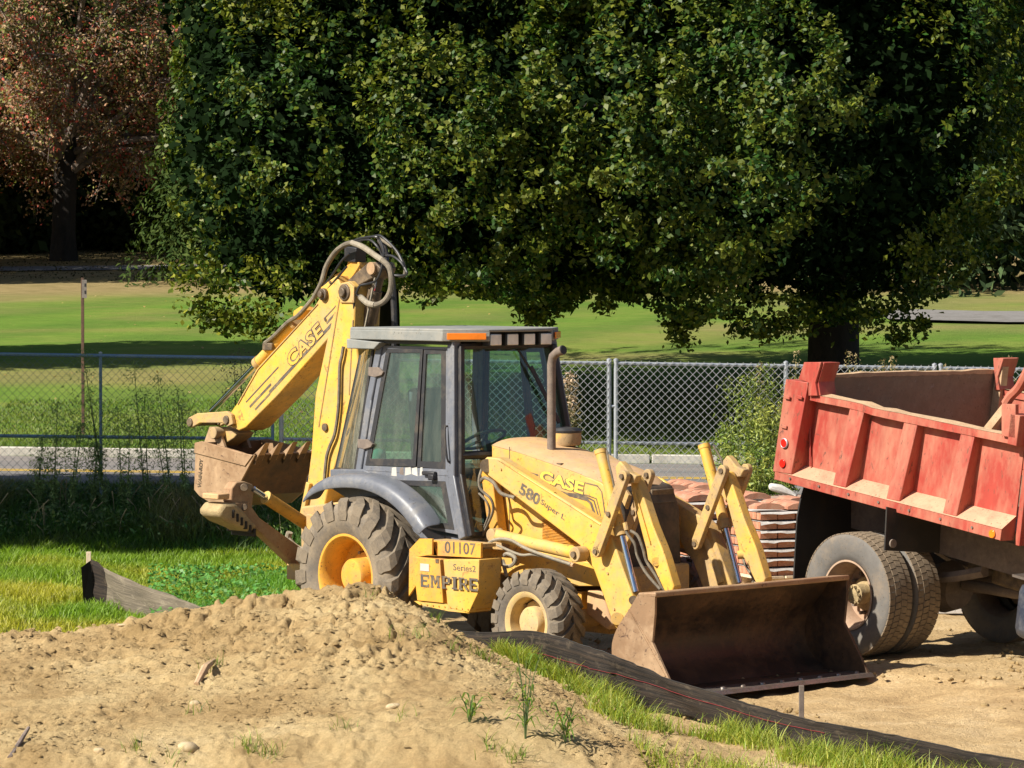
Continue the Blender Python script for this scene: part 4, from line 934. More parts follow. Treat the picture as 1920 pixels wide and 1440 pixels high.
for k in range(5):
    y = -ry + .05 + k * (2 * ry - .1) / 4; dr = (bp[-1] - bp[-2]); dr /= np.linalg.norm(dr); dx = np.array((.82, .57)); nrm_ = np.array((-dx[1], dx[0]))
    A = lip - dx * .05 - nrm_ * .035; B = lip - dx * .05 + nrm_ * .03; T = lip + dx * .15 + nrm_ * .03
    V = [(A[0], y - .04, A[1]), (A[0], y + .04, A[1]), (B[0], y + .04, B[1]), (B[0], y - .04, B[1]), (T[0], y - .028, T[1]), (T[0], y + .028, T[1])]
    MB().add(V, [(0, 1, 2, 3), (3, 2, 5, 4), (0, 4, 5, 1), (0, 3, 4), (1, 5, 2)]).build('tooth', BUCK, rb, 0, .004)
    MB().bar((lip[0] + .01, y, lip[1] - .0), (lip[0] - .05, y, lip[1] - .085), .022, .06).build('tooth_shank', BUCKIN, rb)
for y in (-.14, .14):
    MB().prism(MF.yy([(395, 800), (410, 800), (425, 842), (380, 842)], -.14), y - .015, y + .015).build('bucket_hinge_ear', BUCK, rb, 30, .004)
text('WAIN-ROY', P(377, 915, -ry - .014), P(381, 861, -ry - .014), .050, nY, PINM, rb, offset=.035, thick=.008)

# --- hoses at the boom head
MB().tube([P(590, 556, -.12), P(603, 530, -.14), P(612, 500, -.12), P(628, 474, -.12), P(645, 460, -.14), P(660, 455, -.14)], .024, 10, 6).build('hose_sleeve', HOSE, di)
MB().tube([P(660, 455, -.14), P(680, 463, -.14), P(702, 478, -.16), P(717, 488, -.16)], .026, 10, 6).build('hose_sleeve', HOSEW, di)
MB().tube([P(717, 488, -.16), P(730, 502, -.16), P(734, 525, -.16), P(731, 548, -.16), P(720, 565, -.18), P(703, 572, -.18), P(688, 568, -.18), P(675, 556, -.18)], .025, 10, 6).build('hose_sleeve', HOSE, di)
MB().tube([P(703, 572, -.185), P(690, 569, -.185), P(677, 558, -.185)], .027, 10, 6).build('hose_sleeve', HOSEW, di)
hb_ = MB()
for pts in ([(675, 556), (666, 552), (664, 565), (664, 590)], [(657, 455), (675, 447), (703, 444), (712, 450), (719, 470), (718, 486)], [(660, 454), (690, 449), (706, 460), (716, 478), (716, 500), (706, 525), (690, 532), (675, 536), (668, 550)], [(664, 456), (705, 442), (722, 448), (745, 472), (758, 500), (763, 513), (752, 517), (738, 516)], [(716, 480), (735, 480), (752, 492), (764, 511)], [(597, 548), (620, 520), (640, 490), (655, 475)], [(602, 556), (625, 530), (650, 500)]):
    hb_.tube([P(u, v, -.13 - .01 * (i % 3)) for i, (u, v) in enumerate(pts)], .011, 7, 6)
hb_.build('hydraulic_hose', HOSEB, di)
MB().tube([P(712, 450, .05), P(719, 462, .05), P(724, 480, .05), P(722, 495, .0)], .028, 9, 5).tube([P(724, 492, .0), P(734, 520, .02), P(738, 560, .04), P(740, 640, .04), P(735, 700, .04)], .028, 9, 5).build('hose_sleeve', DARK, di)
MB().tube([P(706, 444, 0), P(741, 468, 0), P(758, 500, 0), P(757, 517, 0), P(745, 516, 0)], .014, 8, 6).build('hydraulic_hose', HOSE, di)
MB().bar(P(703, 521, -.10), P(683, 620, -.10), .012, .012).build('thin_rod', HOSEW, bh)

# --- stabiliser legs
for sg in (1, -1):
    X = -1.25
    def G(u, v, x=X): q = MF.x(u, v, x); return (q[0], sg * q[1], q[2])
    def poly(pts, x=X): return [(lambda q: (sg * q[1], q[2]))(MF.x(u, v, x)) for u, v in pts]
    lgm = MB().prism(poly([(427, 940), (428, 915), (437, 903), (452, 902), (468, 908), (470, 920), (466, 950), (480, 970), (572, 1036), (568, 1076), (545, 1058), (500, 1015), (465, 983), (440, 962)]), X - .07, X + .05, 'x').build('stabiliser_leg', BROWN, bh, 35, .01)
    MB().cyl(G(458, 914, X + .08), G(458, 914, X - .1), .035, n=16).cyl(G(458, 951, X + .08), G(458, 951, X - .1), .03, n=16).build('pin', PINM, lgm, 35, .005)
    MB().prism(poly([(430, 944), (466, 942), (466, 982), (440, 962)], X + .06), X + .05, X + .065, 'x').build('leg_bracket', BROWN, lgm, 35, .004)
    a, b, c_ = np.array(G(462, 916)), np.array(G(487, 933)), np.array(G(577, 992)); a[0] = b[0] = c_[0] = X + .10
    sc_ = MB().cyl(b, c_, .055, n=18).build('stabiliser_cylinder', ORG, lgm); MB().cyl(a, b, .026, n=12).build('chrome_rod', CHROME, lgm); MB().cyl(b, b + (b - c_) * .03, .06, n=18).build('gland', YEL, lgm)
    pad = [(394, 955), (403, 942), (425, 942), (441, 958), (455, 975), (466, 985), (452, 998), (440, 990), (410, 978), (393, 965)]
    MB().prism(poly(pad), X - .16, X + .14, 'x').build('stabiliser_pad', MUD, lgm, 35, .03)
    for k in range(6):
        p = np.array(G(418 + 8 * k, 962 + 7 * k)); MB().box((X - .01, p[1], p[2]), (.33, .02, .07)).build('pad_rib', BLACK, lgm, 35, .005)
    MB().box(tuple(np.array(G(405, 930))), (.22, .13, .05)).build('pad_plate', YELH, lgm, 35, .01)
MB().tube([P(543, 998, -.5), P(541, 1010, -.5), P(549, 1022, -.5), P(562, 1030, -.5), P(575, 1034, -.5)], .03, 9, 5).build('hose_sleeve', HOSEW, bh)

# bolts, grab rail, weld lines and other small hardware on the near side
for u, v, y in ((940, 880, -.62), (1108, 985, -.62), (1100, 1030, -.62), (1140, 1075, -.62), (1126, 1002, -.62), (1152, 1142, -.62)):
    q = P(u, v, y); MB().cyl(q, q + (0, -.010, 0), .010, n=6).build('bolt', YELD, bh)
for k in range(9):
    q = P(790 + 11 * k, 1133 + 1.2 * k, Y0); MB().cyl(q + (0, -.001, 0), q + (0, -.007, 0), .006, n=6).build('sill_bolt', ORG, tb)
for a, b in (((637, 560), (598, 800)), ((662, 600), (655, 740))):
    pa, pb = P(*a, -by), P(*b, -by); MB().tube([pa + (0, -.002, 0), pb + (0, -.002, 0)], .007, 5).build('weld_bead', YELD, bo)
MB().tube([P(596, 570, -by), P(552, 618, -by), P(484, 692, -by), P(446, 758, -by)], .006, 5).build('weld_bead', YELD, di)
MB().tube([P(934, 862, -.625), P(1126, 984, -.625)], .006, 5).build('weld_bead', YEL, bh)
MB().tube([C(846, 800, .03), C(846, 806, .07), C(850, 860, .07), C(850, 868, .03)], .009, 6, 3).build('grab_handle', DARK, cab)
MB().box(tuple(P(1050, 870, -.33)), (.05, .03, .015)).build('hood_latch', PINM, bh)
q = P(820, 1052, -1.012); MB().box((q[0], q[1], q[2]), (.035, .012, .03)).build('door_latch', PINM, tb)
# ------------------------------------------------------------------ dump truck
aT, pT = R(52), R(8.2)
oT = np.array([2.78 + 1.2 * math.sin(aT), 28.8 + 1.2 * math.cos(aT), 0.])
TF = Frame(oT, aT, pT); TL = Frame(oT, aT, 0)
tk = thing('dump_truck', 'faded red dump truck with empty tipping body, parked nose down beside the backhoe', 'dump truck', TF)
def tl(q): return tuple(TF.R.T @ (TL.R @ np.array(q, float)))      # level truck coordinates -> tilted body coordinates
body = bpy.data.objects.new('dump_body', None); col.objects.link(body); body.parent = tk
def tpr(name, pts, y, y0, y1, mat, parent=body, bevel=.006, **kw): return MB().prism(TF.yy(pts, y), y0, y1).build(name, mat, parent, 35, bevel, **kw)
PYp = -1.07
zr = lambda u, v, y: TF.y(u, v, y)
xr, xf_ = zr(1453, 884, -1.22)[0], zr(1878, 993, -1.22)[0]
zt0, zt1 = zr(1453, 884, -1.22)[2], zr(1878, 993, -1.22)[2]; zb0, zb1 = zr(1452, 899, -1.22)[2], zr(1877, 1014, -1.22)[2]
pb0, pb1 = zr(1519, 877, PYp), zr(1905, 968, PYp)
for s_ in (1, -1):
    # bottom rail with sloping ledge
    sec = lambda x, zb, zt, zp: [(x, s_ * -1.22, zb), (x, s_ * -1.22, zt), (x, s_ * PYp, zp), (x, s_ * PYp, zb)]
    V = sec(xr, zb0, zt0, pb0[2]) + sec(xf_, zb1, zt1, pb1[2])
    MB().add(V, [(0, 1, 2, 3)[::s_ * -1], (4, 5, 6, 7)[::s_], (0, 4, 5, 1), (2, 6, 7, 3), (3, 7, 4, 0)]).build('bottom_rail', RED, body, 0, .004)
    MB().add([(p[0], p[1], p[2] + .003) for p in (V[1], V[2], V[6], V[5])], [(0, 1, 2, 3)]).build('dusty_ledge', REDT, body, 0)
    # side sheet and its slightly buckled top rail
    tops = [(1517, 741), (1534, 742), (1590, 752), (1614, 757.5), (1637, 765), (1660, 770), (1687, 775), (1770, 793), (1840, 807), (1906, 820)]
    bots = [(1517, 750), (1534, 754), (1590, 765), (1614, 771.5), (1637, 778.5), (1660, 784), (1687, 790), (1770, 807), (1840, 821), (1906, 835)]
    T3 = [TF.y(u, v, -1.16) for u, v in tops]; B3 = [TF.y(u, v, -1.16) for u, v in bots]
    panel = [(q[0], q[2] + .04) for q in B3] + [(pb1[0], pb1[2] - .02), (pb0[0] - .1, pb0[2] - .02)]
    MB().prism(panel, s_ * PYp, s_ * (PYp + .012)).build('side_panel', RED, body, 0)
    V = []; wob = [0, 0, .0, .006, -.010, -.005, 0, .004, 0, 0]
    for a, b, w_ in zip(T3, B3, wob):
        V += [(a[0], s_ * (-1.16 + w_), a[2]), (b[0], s_ * (-1.16 + w_), b[2]), (b[0], s_ * -1.04, b[2]), (a[0], s_ * -1.04, a[2])]
    n_ = len(T3); fs = [(0, 1, 2, 3), tuple(range(4 * n_ - 4, 4 * n_))[::-1]] + [(4 * i + j, 4 * i + 4 + j, 4 * i + 4 + (j + 1) % 4, 4 * i + (j + 1) % 4) for i in range(n_ - 1) for j in range(4)]
    MB().add(V, fs).build('top_rail', RED, body, 0)
    V = []; 
    for i in range(n_):
        a = T3[i]; V += [(a[0], s_ * (-1.163 + wob[i]), a[2] + .003), (a[0], s_ * -1.035, a[2] + .004 + .012 * (i % 2))]
    MB().add(V, [(2 * i, 2 * i + 1, 2 * i + 3, 2 * i + 2) for i in range(n_ - 1)]).build('wood_strip', TANW, body, 0)
    # corner post and ribs, deeper at the foot
    for nm, pts, d0, d1 in (('corner_post', [(1475, 711), (1517, 717), (1489, 889), (1454, 884)], -1.222, -1.20),
                            ('side_rib', [(1587, 765), (1614, 770), (1589, 914), (1565, 909)], -1.212, -1.15), ('side_rib', [(1689, 789), (1714, 793), (1690, 940), (1665, 935)], -1.212, -1.15), ('side_rib', [(1795, 812), (1821, 816), (1797, 968), (1771, 963)], -1.212, -1.15)):
        pl = TF.yy(pts, -1.19); zs = [p[1] for p in pl]; lo_, hi_ = min(zs), max(zs)
        MB().prism(pl, (lambda p: s_ * (d0 + (d1 - d0) * (p[1] - lo_) / (hi_ - lo_))), (lambda p: s_ * (PYp + .01))).build(nm, RED, body, 35, .006)
    MB().prism(TF.yy([(1499, 711), (1509, 679), (1541, 679), (1530, 717), (1534, 742), (1517, 742), (1517, 717)], -1.18), s_ * -1.19, s_ * -1.165).build('board_pocket', RED, body, 35, .004)
    MB().prism(TF.yy([(1524, 679), (1543, 680), (1532, 716), (1536, 742), (1527, 742)], -1.18), s_ * -1.165, s_ * -.98).build('board_pocket', RED, body, 35, .004)
    MB().prism(TF.yy([(1881, 757), (1907, 758), (1907, 822), (1881, 817)], -1.17), s_ * -1.19, s_ * -1.15).build('board_pocket', RED, body, 35, .004)
    MB().bar((xf_ - .02, s_ * -1.12, T3[-2][2] - .05), (xf_ - .02, s_ * -1.12, T3[-1][2] + .18), .10, .14, (0, 1, 0)).build('bulkhead_post', RED, body, 35, .006)
tgx = TF.y(1500, 712, -1.18)[0] + .14; ztg = TF.x(1700, 701, tgx)[2]
MB().box((tgx, 0, (ztg + 1.38) / 2), (.03, 2.10, ztg - 1.38)).build('tailgate', BEDIN, body, 0)
V = []; ny_ = 40
for i in range(ny_ + 1):
    y = -1.05 + 2.1 * i / ny_; h_ = ztg + .012 + .016 * float(vnoise(np.array(i * .35), np.array(2.), 5)); V += [(tgx + .020, y, ztg - .008 - .012 * random.random()), (tgx + .020, y, h_), (tgx - .03, y, h_), (tgx - .03, y, ztg - .01)]
MB().add(V, [(4 * i + j, 4 * i + 4 + j, 4 * i + 4 + (j + 1) % 4, 4 * i + (j + 1) % 4) for i in range(ny_) for j in range(4)]).build('ragged_board', TANW, body, 0)
MB().box((tgx + .05, 1.04, 1.85), (.10, .08, .92)).build('tailgate_post', TANW, body, 0, .006)
MB().prism([(tgx, 1.40), (xf_, 1.40), (xf_, 1.36), (tgx, 1.36)], -1.05, 1.05).build('body_floor', BEDIN, body, 0)
bz_ = TF.y(1916, 742, -1.1)[2]
MB().box((xf_ + .05, 0, (1.30 + bz_) / 2), (.05, 2.16, bz_ - 1.30)).build('bulkhead', RED, body, 0, .006)
MB().bar(TF.y(1848, 812, .3), TF.y(1886, 764, .3), .07, .05).build('inner_brace', TANW, body)
MB().tube([TF.y(1886, 757, -1.1), TF.y(1896, 742, -1.1), TF.y(1912, 725, -1.1), TF.y(1930, 690, -1.1)], .04, 8, 4).build('shield_brace', RED, body)
for u, v, r_, mt in ((1471, 831, .038, REDL), (1468, 869, .036, REDL), (1861, 1001, .034, AMBER)):
    q = np.array(TF.y(u, v, -1.222)); MB().cyl(q + (0, -.012, 0), q, r_, n=24).build('marker_lamp', mt, body, 35, .004)
    if v == 831: MB().lathe([(r_ + .006, 0), (r_ + .006, -.008), (r_, -.014), (r_ - .006, -.008)], tuple(q), 24, 'y').build('lamp_ring', GALV, body)

# wheels: dual rear tyres
def trwheel(yc, outer, parent, x=0., front=False):
    c = tl((x, yc, .525 if not front else .525 - x * math.tan(pT))); wl = bpy.data.objects.new('wheel', None); col.objects.link(wl); wl.parent = parent; wl.location = c; wl.rotation_euler = (0, -pT, 0)
    Rr, hw, ro = .522, .138, .285
    prof = [(ro, -hw * .7), (ro + .012, -hw * .82), (ro + .06, -hw * .94), (ro + .13, -hw * 1.0), (Rr - .05, -hw * .98), (Rr - .020, -hw * .93), (Rr - .012, -hw * .88), (Rr - .012, hw * .88), (Rr - .020, hw * .93), (Rr - .05, hw * .98), (ro + .13, hw), (ro + .06, hw * .94), (ro + .012, hw * .82), (ro, hw * .7)]
    ty = MB().lathe(prof, (0, 0, 0), 80).build('tyre', RUBTRK, wl, 50)
    mb = MB(); n_ = 58; rows = [(-.92, -.50), (-.46, -.02), (.02, .46), (.50, .92)]
    for k in range(n_):
        for ri, (a, b) in enumerate(rows):
            t0 = 2 * math.pi * (k + (.5 if ri % 2 else 0)) / n_; t1 = t0 + 2 * math.pi / n_ * .86; sk = .022 * (1 if ri < 2 else -1)
            q = []
            for r_ in (Rr - .014, Rr + (0 if abs(a + b) < 1 else -.004)):
                for yy_, tt in ((a, t0), (b, t0 + sk), (b, t1 + sk), (a, t1)): q.append((r_ * math.cos(tt), yy_ * hw, r_ * math.sin(tt)))
            mb.add(q, [(4, 5, 6, 7), (0, 1, 5, 4), (1, 2, 6, 5), (2, 3, 7, 6), (3, 0, 4, 7)])
    mb.build('tread_blocks', TREADTRK, wl, 0)['kind'] = 'stuff'
    s_ = -1 if yc < 0 else 1
    if outer:
        rp = [(ro + .006, s_ * hw * .80), (ro + .010, s_ * hw * .88), (ro - .006, s_ * hw * .88), (ro - .018, s_ * hw * .6), (ro - .045, s_ * hw * .1), (ro - .05, s_ * -hw * .9), (.20, s_ * -hw * 1.0), (.12, s_ * -hw * 1.0)]
        rm = MB().lathe(rp, (0, 0, 0), 56).build('rim', TANR if not front else WHITE, wl, 40)
        hp = [(.14, s_ * -hw), (.14, s_ * -hw * .6), (.085, s_ * -hw * .5), (.085, s_ * hw * .25), (.06, s_ * hw * .34), (.001, s_ * hw * .36)]
        hb2 = MB().lathe(hp, (0, 0, 0), 32).build('hub', MUD, wl, 40); 
        for k in range(10):
            mb = MB(); a = 2 * math.pi * k / 10; mb.cyl((.172 * math.cos(a), s_ * -hw, .172 * math.sin(a)), (.172 * math.cos(a), s_ * -hw * .55, .172 * math.sin(a)), .017, n=6)
            mb.build('wheel_nut', RUST, wl, 30); mb = MB(); mb.cyl((.066 * math.cos(a), s_ * hw * .2, .066 * math.sin(a)), (.066 * math.cos(a), s_ * hw * .42, .066 * math.sin(a)), .013, n=6)
            mb.build('hub_bolt', MUD, wl, 30)
    else:
        MB().lathe([(ro + .01, -hw * .85), (ro - .02, -hw * .6), (ro - .04, 0), (ro - .02, hw * .6), (ro + .01, hw * .85)], (0, 0, 0), 48).build('rim', RUST, wl, 40)
for k in range(7):
    x = xr + .2 + k * .36; q = (x, -1.224, zb0 + (zb1 - zb0) * (x - xr) / (xf_ - xr) + .045); MB().cyl(q, (q[0], q[1] - .006, q[2]), .011, n=8).build('rail_bolt', RUST, body)
for u, v in ((1499, 745), (1476, 745), (1470, 800)):
    q = np.array(TF.y(u, v, -1.222)); MB().box(tuple(q), (.07, .012, .03)).build('hinge_plate', RED, body, 35, .004)
MB().tube([TF.y(1519, 745, -1.09), TF.y(1519, 875, -1.09)], .008, 5).build('weld_seam', RED, body)
for s_ in (-1, 1):
    trwheel(s_ * 1.062, True, tk); trwheel(s_ * .735, False, tk)
    trwheel(s_ * 1.0, True, tk, 4.95, True)
fr_ = bpy.data.objects.new('chassis', None); col.objects.link(fr_); fr_.parent = tk
for s_ in (-1, 1): MB().box((2.35, s_ * .43, 1.03), (6.9, .08, .26)).build('frame_rail', RUST, fr_)
for x in (-.9, .1, 1.2, 2.6): MB().box((x, 0, 1.03), (.10, .78, .2)).build('cross_member', PINM, fr_)
q = tl((0, 0, .53)); MB().cyl(tl((0, -.95, .53)), tl((0, .95, .53)), .085, n=16).lathe([(.001, -.17), (.17, -.14), (.23, 0), (.17, .14), (.001, .17)], q, 24, 'x').build('rear_axle', RUST, fr_)
MB().cyl(tl((.2, 0, .56)), tl((2.6, 0, .45)), .05, n=12).build('drive_shaft', RUST, fr_)
for s_ in (-1, 1):
    MB().tube([tl((-.75, s_ * .43, .88)), tl((-.3, s_ * .43, .70)), tl((0, s_ * .43, .66)), tl((.4, s_ * .43, .66)), tl((.85, s_ * .43, .74))], .05, 6, 4).box(tl((0, s_ * .43, .70)), (.22, .14, .16)).build('leaf_spring', RUST, fr_)
MB().box(tl((1.1, 0, .72)), (.7, .5, .3)).box(tl((1.7, -.15, .8)), (.35, .3, .4)).build('gearbox', PINM, fr_, 35, .03)
MB().box((.4, 0, 1.22), (2.4, .9, .12)).build('hoist_frame', RUST, fr_)
def xpoly(pts, x): return [(lambda q: (q[1], q[2]))(TL.x(u, v, x)) for u, v in pts]
for x, pts, nm, mt in ((-.72, [(1509, 905), (1612, 925), (1610, 1010), (1607, 1100), (1486, 1096), (1493, 970), (1499, 938)], 'mud_flap', BLACK), (.60, [(1661, 950), (1762, 975), (1759, 1037), (1657, 1032)], 'front_splash_guard', BLACK)):
    pl = xpoly(pts, x)
    for s_ in (1, -1):
        mb = MB(); A = [tl((x, s_ * p[0], p[1])) for p in pl]; B = [tl((x + .015, s_ * p[0], p[1])) for p in pl]; n_ = len(pl)
        mb.add(A + B, [tuple(range(n_)), tuple(range(2 * n_ - 1, n_ - 1, -1))] + [(i, i + n_, (i + 1) % n_ + n_, (i + 1) % n_) for i in range(n_)]).build(nm, mt, tk, 0)
q = TL.x(1673, 1019, .62); MB().cyl(tl(q), tl((q[0] + .015, q[1], q[2])), .036, n=20).build('reflector', RUST, tk)  # dull rust tone puts the shade into the reflector's colour
TANK = worn('dark_blue_tank_steel', (.055, .065, .10), (.16, .16, .17), .4, .35, .4, 4)
q0 = TL.y(1892, 1160, -1.0); zt_, zb_ = TL.y(1900, 1103, -1.0)[2], TL.y(1900, 1214, -1.0)[2]
c_ = tl((q0[0] + .62, -.83, (zt_ + zb_) / 2)); tn = MB().box(c_, (1.1, .42, zt_ - zb_)).build('fuel_tank', TANK, tk, 35, .09)
MB().box((c_[0] - .30, c_[1], c_[2]), (.05, .44, zt_ - zb_ + .03)).box((c_[0] + .30, c_[1], c_[2]), (.05, .44, zt_ - zb_ + .03)).build('tank_strap', STEEL, tn, 35, .05)
MB().box((c_[0], c_[1], c_[2] + (zt_ - zb_) / 2 + .03), (1.15, .46, .02)).build('tank_step', STEEL, tn)
# cab and bonnet, just outside the picture on the right
cb = bpy.data.objects.new('truck_cab', None); col.objects.link(cb); cb.parent = tk
MB().prism([(2.15, 1.15), (3.45, 1.15), (3.45, 1.9), (3.15, 2.65), (2.2, 2.68)], -1.0, 1.0).build('cab_shell', RED, cb, 35, .05)
MB().prism([(3.45, .95), (5.6, .95), (5.65, 1.60), (3.45, 1.88)], -.62, .62).build('bonnet', RED, cb, 35, .06)
for s_ in (-1, 1):
    MB().prism([(2.45, 1.95), (3.25, 1.95), (3.05, 2.5), (2.45, 2.5)], s_ * 1.0, s_ * 1.008).build('side_window', GLASSD, cb, 0)
    MB().prism([(x_ + 1.0, z_) for x_, z_ in ((3.35, 1.0), (3.5, 1.3), (3.85, 1.42), (4.3, 1.38), (4.6, 1.1), (4.55, 1.0), (4.3, 1.28), (3.85, 1.33), (3.58, 1.2), (3.45, .98))], s_ * .62, s_ * 1.14).build('wing', RED, cb, 35, .02)
MB().box((5.75, 0, .85), (.12, 2.2, .25)).build('bumper', STEEL, cb, 35, .02)

# ------------------------------------------------------------------ stacks of pavers on pallets
BRICK = worn('red_paver', (.46, .18, .10), (.48, .28, .19), .45, .85, 0, 9, (.30, .12, .08))
BRICK2 = worn('terracotta_coping', (.46, .19, .115), (.50, .30, .21), .5, .85, 0, 7)
PAPER = worn('white_paper_sheet', (.58, .555, .53), (.40, .35, .31), .4, .8, 0, 6)
PWOOD = worn('pale_pallet_wood', (.70, .56, .40), (.52, .40, .27), .35, .85, 0, 5, None, .004, True)
WOODG = worn('grey_weathered_board', (.42, .32, .26), (.48, .22, .16), .45, .9, 0, 5)
bkme = None
def paver_stack(loc, rz, nl, label, layers=7, open_front=True, cop=True):
    global bkme
    e = thing('paver_stack', label, 'paver stack', None, loc, 'pallets stacked with red pavers', rz)
    mb = MB()
    for y in (-.45, 0, .45): MB().box((0, y, .065), (1.08, .09, .09)).build('pallet_bearer', PWOOD, e)
    for k in range(7): MB().box((-.48 + .16 * k, 0, .125), (.135, 1.10, .022)).build('pallet_board', PWOOD, e)
    for k in range(3): MB().box((-.48 + .48 * k, 0, .012), (.12, 1.08, .02)).build('pallet_board', PWOOD, e)
    if bkme is None: bkme = MB().box((0, 0, 0), (.190, .090, .072)).build('brick', BRICK, e, 35, .004).data; first = bpy.data.objects['brick']; bpy.data.objects.remove(first)
    h = .094
    for L in range(layers):
        z = .142 + h * L + .032
        for i in range(5):
            for j in range(10):
                if 0 < i < 4 and 0 < j < 9 and L < layers - 1: continue
                o = bpy.data.objects.new('brick', bkme); col.objects.link(o); o.parent = e
                o.location = (-.40 + .2 * i + random.uniform(-.004, .004), -.45 + .1 * j + random.uniform(-.002, .002), z); o.rotation_euler = (0, 0, random.uniform(-.02, .02)); md = o.modifiers.new('bevel', 'BEVEL'); md.width = .004
        # sagging paper between the courses
        V = []; n_ = 14
        for a in range(n_ + 1):
            x = -.50 + 1.04 * a / n_; dr = .008 + .022 * random.random() * (.4 + .6 * math.sin(a * .9 + L) ** 2)
            V += [(x, -.525, z + .034 - dr), (x, -.512, z + .042), (x, .512, z + .042), (x, .525, z + .034 - dr)]
        pp = MB().add(V, [(4 * a + k, 4 * a + k + 4, 4 * a + k + 5, 4 * a + k + 1) for a in range(n_) for k in range(3)]).build('paper_sheet', PAPER, e, 60)
    zt_ = .142 + h * layers
    if cop:
        # domed coping pieces on top
        for i in range(3):
            for j in range(4):
                if random.random() < .12: continue
                rr = .17; pl = [(-.15, 0), (-.15, .03), (-.09, .058), (0, .068), (.09, .058), (.15, .03), (.15, 0)]
                o = MB().prism(pl, -.115, .115).build('coping_piece', BRICK2, e, 0, .003); o.location = (-.35 + .34 * i + random.uniform(-.02, .02), -.37 + .25 * j, zt_ + .0); o.rotation_euler = (random.uniform(-.05, .05), random.uniform(-.06, .06), random.uniform(-.12, .12))
    # green strapping band
    MB().box((-.527, .18, .14 + h * layers / 2), (.004, .015, h * layers)).build('strapping', plain('green_strap', (.10, .30, .22)) if 'green_strap' not in MATS else MATS['green_strap'], e)
    return e
gq = lambda u, Y: (u - 960) / FPX * Y
random.seed(3)
paver_stack((gq(1468, 35.3), 35.3, .02), R(22) , 7, 'pallet of red pavers with white paper between courses, next to the black mud flap')
paver_stack((gq(1335, 36.7), 36.7, .02), R(20), 7, 'pallet of pavers seen between the two loader arms, white papers showing at its edge')
paver_stack((gq(1245, 38.2), 38.2, .02), R(15), 7, 'pallet of pavers with terracotta coping pieces, just right of the hood of the backhoe')
e = thing('board_pile', 'flat pile of weathered greyish pink boards behind the paver pallets', 'board pile', None, (gq(1455, 39), 39, .62), None, R(-4))
for k in range(9): MB().box((random.uniform(-.03, .03), -.5 + .12 * k, .02 + .012 * (k % 2)), (1.75, .11, .03)).build('board', WOODG, e)
for k in (-1, 1): MB().box((k * .7, 0, -.30), (.14, 1.0, .56)).build('bearer', WOODG, e)
MB().prism([(-.16, 0), (-.15, .07), (-.02, .05), (.10, -.02), (.16, -.06), (.11, -.09)], -.05, .06).build('plastic_wrap', PAPER, None, 35, .03)
o = bpy.data.objects['plastic_wrap']; o.location = (gq(1470, 36.2), 36.2, .93); tag(o, 'crumpled white plastic wrapper lying on top of the right pallet', 'wrapper')
o = MB().box((0, 0, 0), (1.6, .12, .05)).build('white_board', PAPER, None, 0, .004); o.location = (gq(1810, 32.5), 32.5, .03); tag(o, 'white board on the shaded ground seen under the dump truck', 'board')
o = MB().add([(0, 0, 0), (1.5, .1, 0), (1.45, .75, 0), (-.05, .65, 0)], [(0, 1, 2, 3)]).build('plywood_sheet', PWOOD, None, 0); md = o.modifiers.new('s', 'SOLIDIFY'); md.thickness = .018; o.location = (gq(1375, 34.0), 33.2, .05); tag(o, 'pale sheet of plywood on the ground in front of the paver pallets', 'plywood')

# ------------------------------------------------------------------ silt fence
SILT = worn('black_silt_fabric', (.016, .013, .011), (.045, .032, .022), .42, .92, 0, 6, None, .004)
SILTD = worn('mud_dusted_silt_fabric', (.14, .118, .09), (.24, .20, .15), .55, .9, 0, 9, (.12, .10, .075))
def fabric(name, a, b_, c_):
    m = bpy.data.materials.new(name); t, b = nodes(m); at = t.nodes.new('ShaderNodeAttribute'); at.attribute_name = 'weave'
    mp = t.nodes.new('ShaderNodeMapping'); mp.inputs['Scale'].default_value = (.9, 22, 1); t.links.new(at.outputs['Vector'], mp.inputs[0]); n1 = noise(t, 1.0, 6, .7, mp.outputs[0])
    mp2 = t.nodes.new('ShaderNodeMapping'); mp2.inputs['Scale'].default_value = (3, 5, 1); t.links.new(at.outputs['Vector'], mp2.inputs[0]); n2 = noise(t, 1.0, 8, .7, mp2.outputs[0], .5)
    c = mix(t, ramp(t, n1, [(.42, (0, 0, 0)), (.72, (1, 1, 1))]), a, b_); c = mix(t, ramp(t, n2, [(.55, (0, 0, 0)), (.75, (1, 1, 1))]), c, c_)
    t.links.new(c, b.inputs['Base Color']); b.inputs['Roughness'].default_value = .85; b.inputs['Specular IOR Level'].default_value = .3; bump(t, b, n1, .012, .8); return m
SILT = fabric('black_silt_fabric', (.012, .010, .009), (.055, .038, .026), (.11, .085, .058)); SILTD = fabric('mud_dusted_silt_fabric', (.11, .092, .07), (.24, .20, .145), (.34, .29, .21))
REDTH = plain('red_thread', (.17, .018, .02), .9)
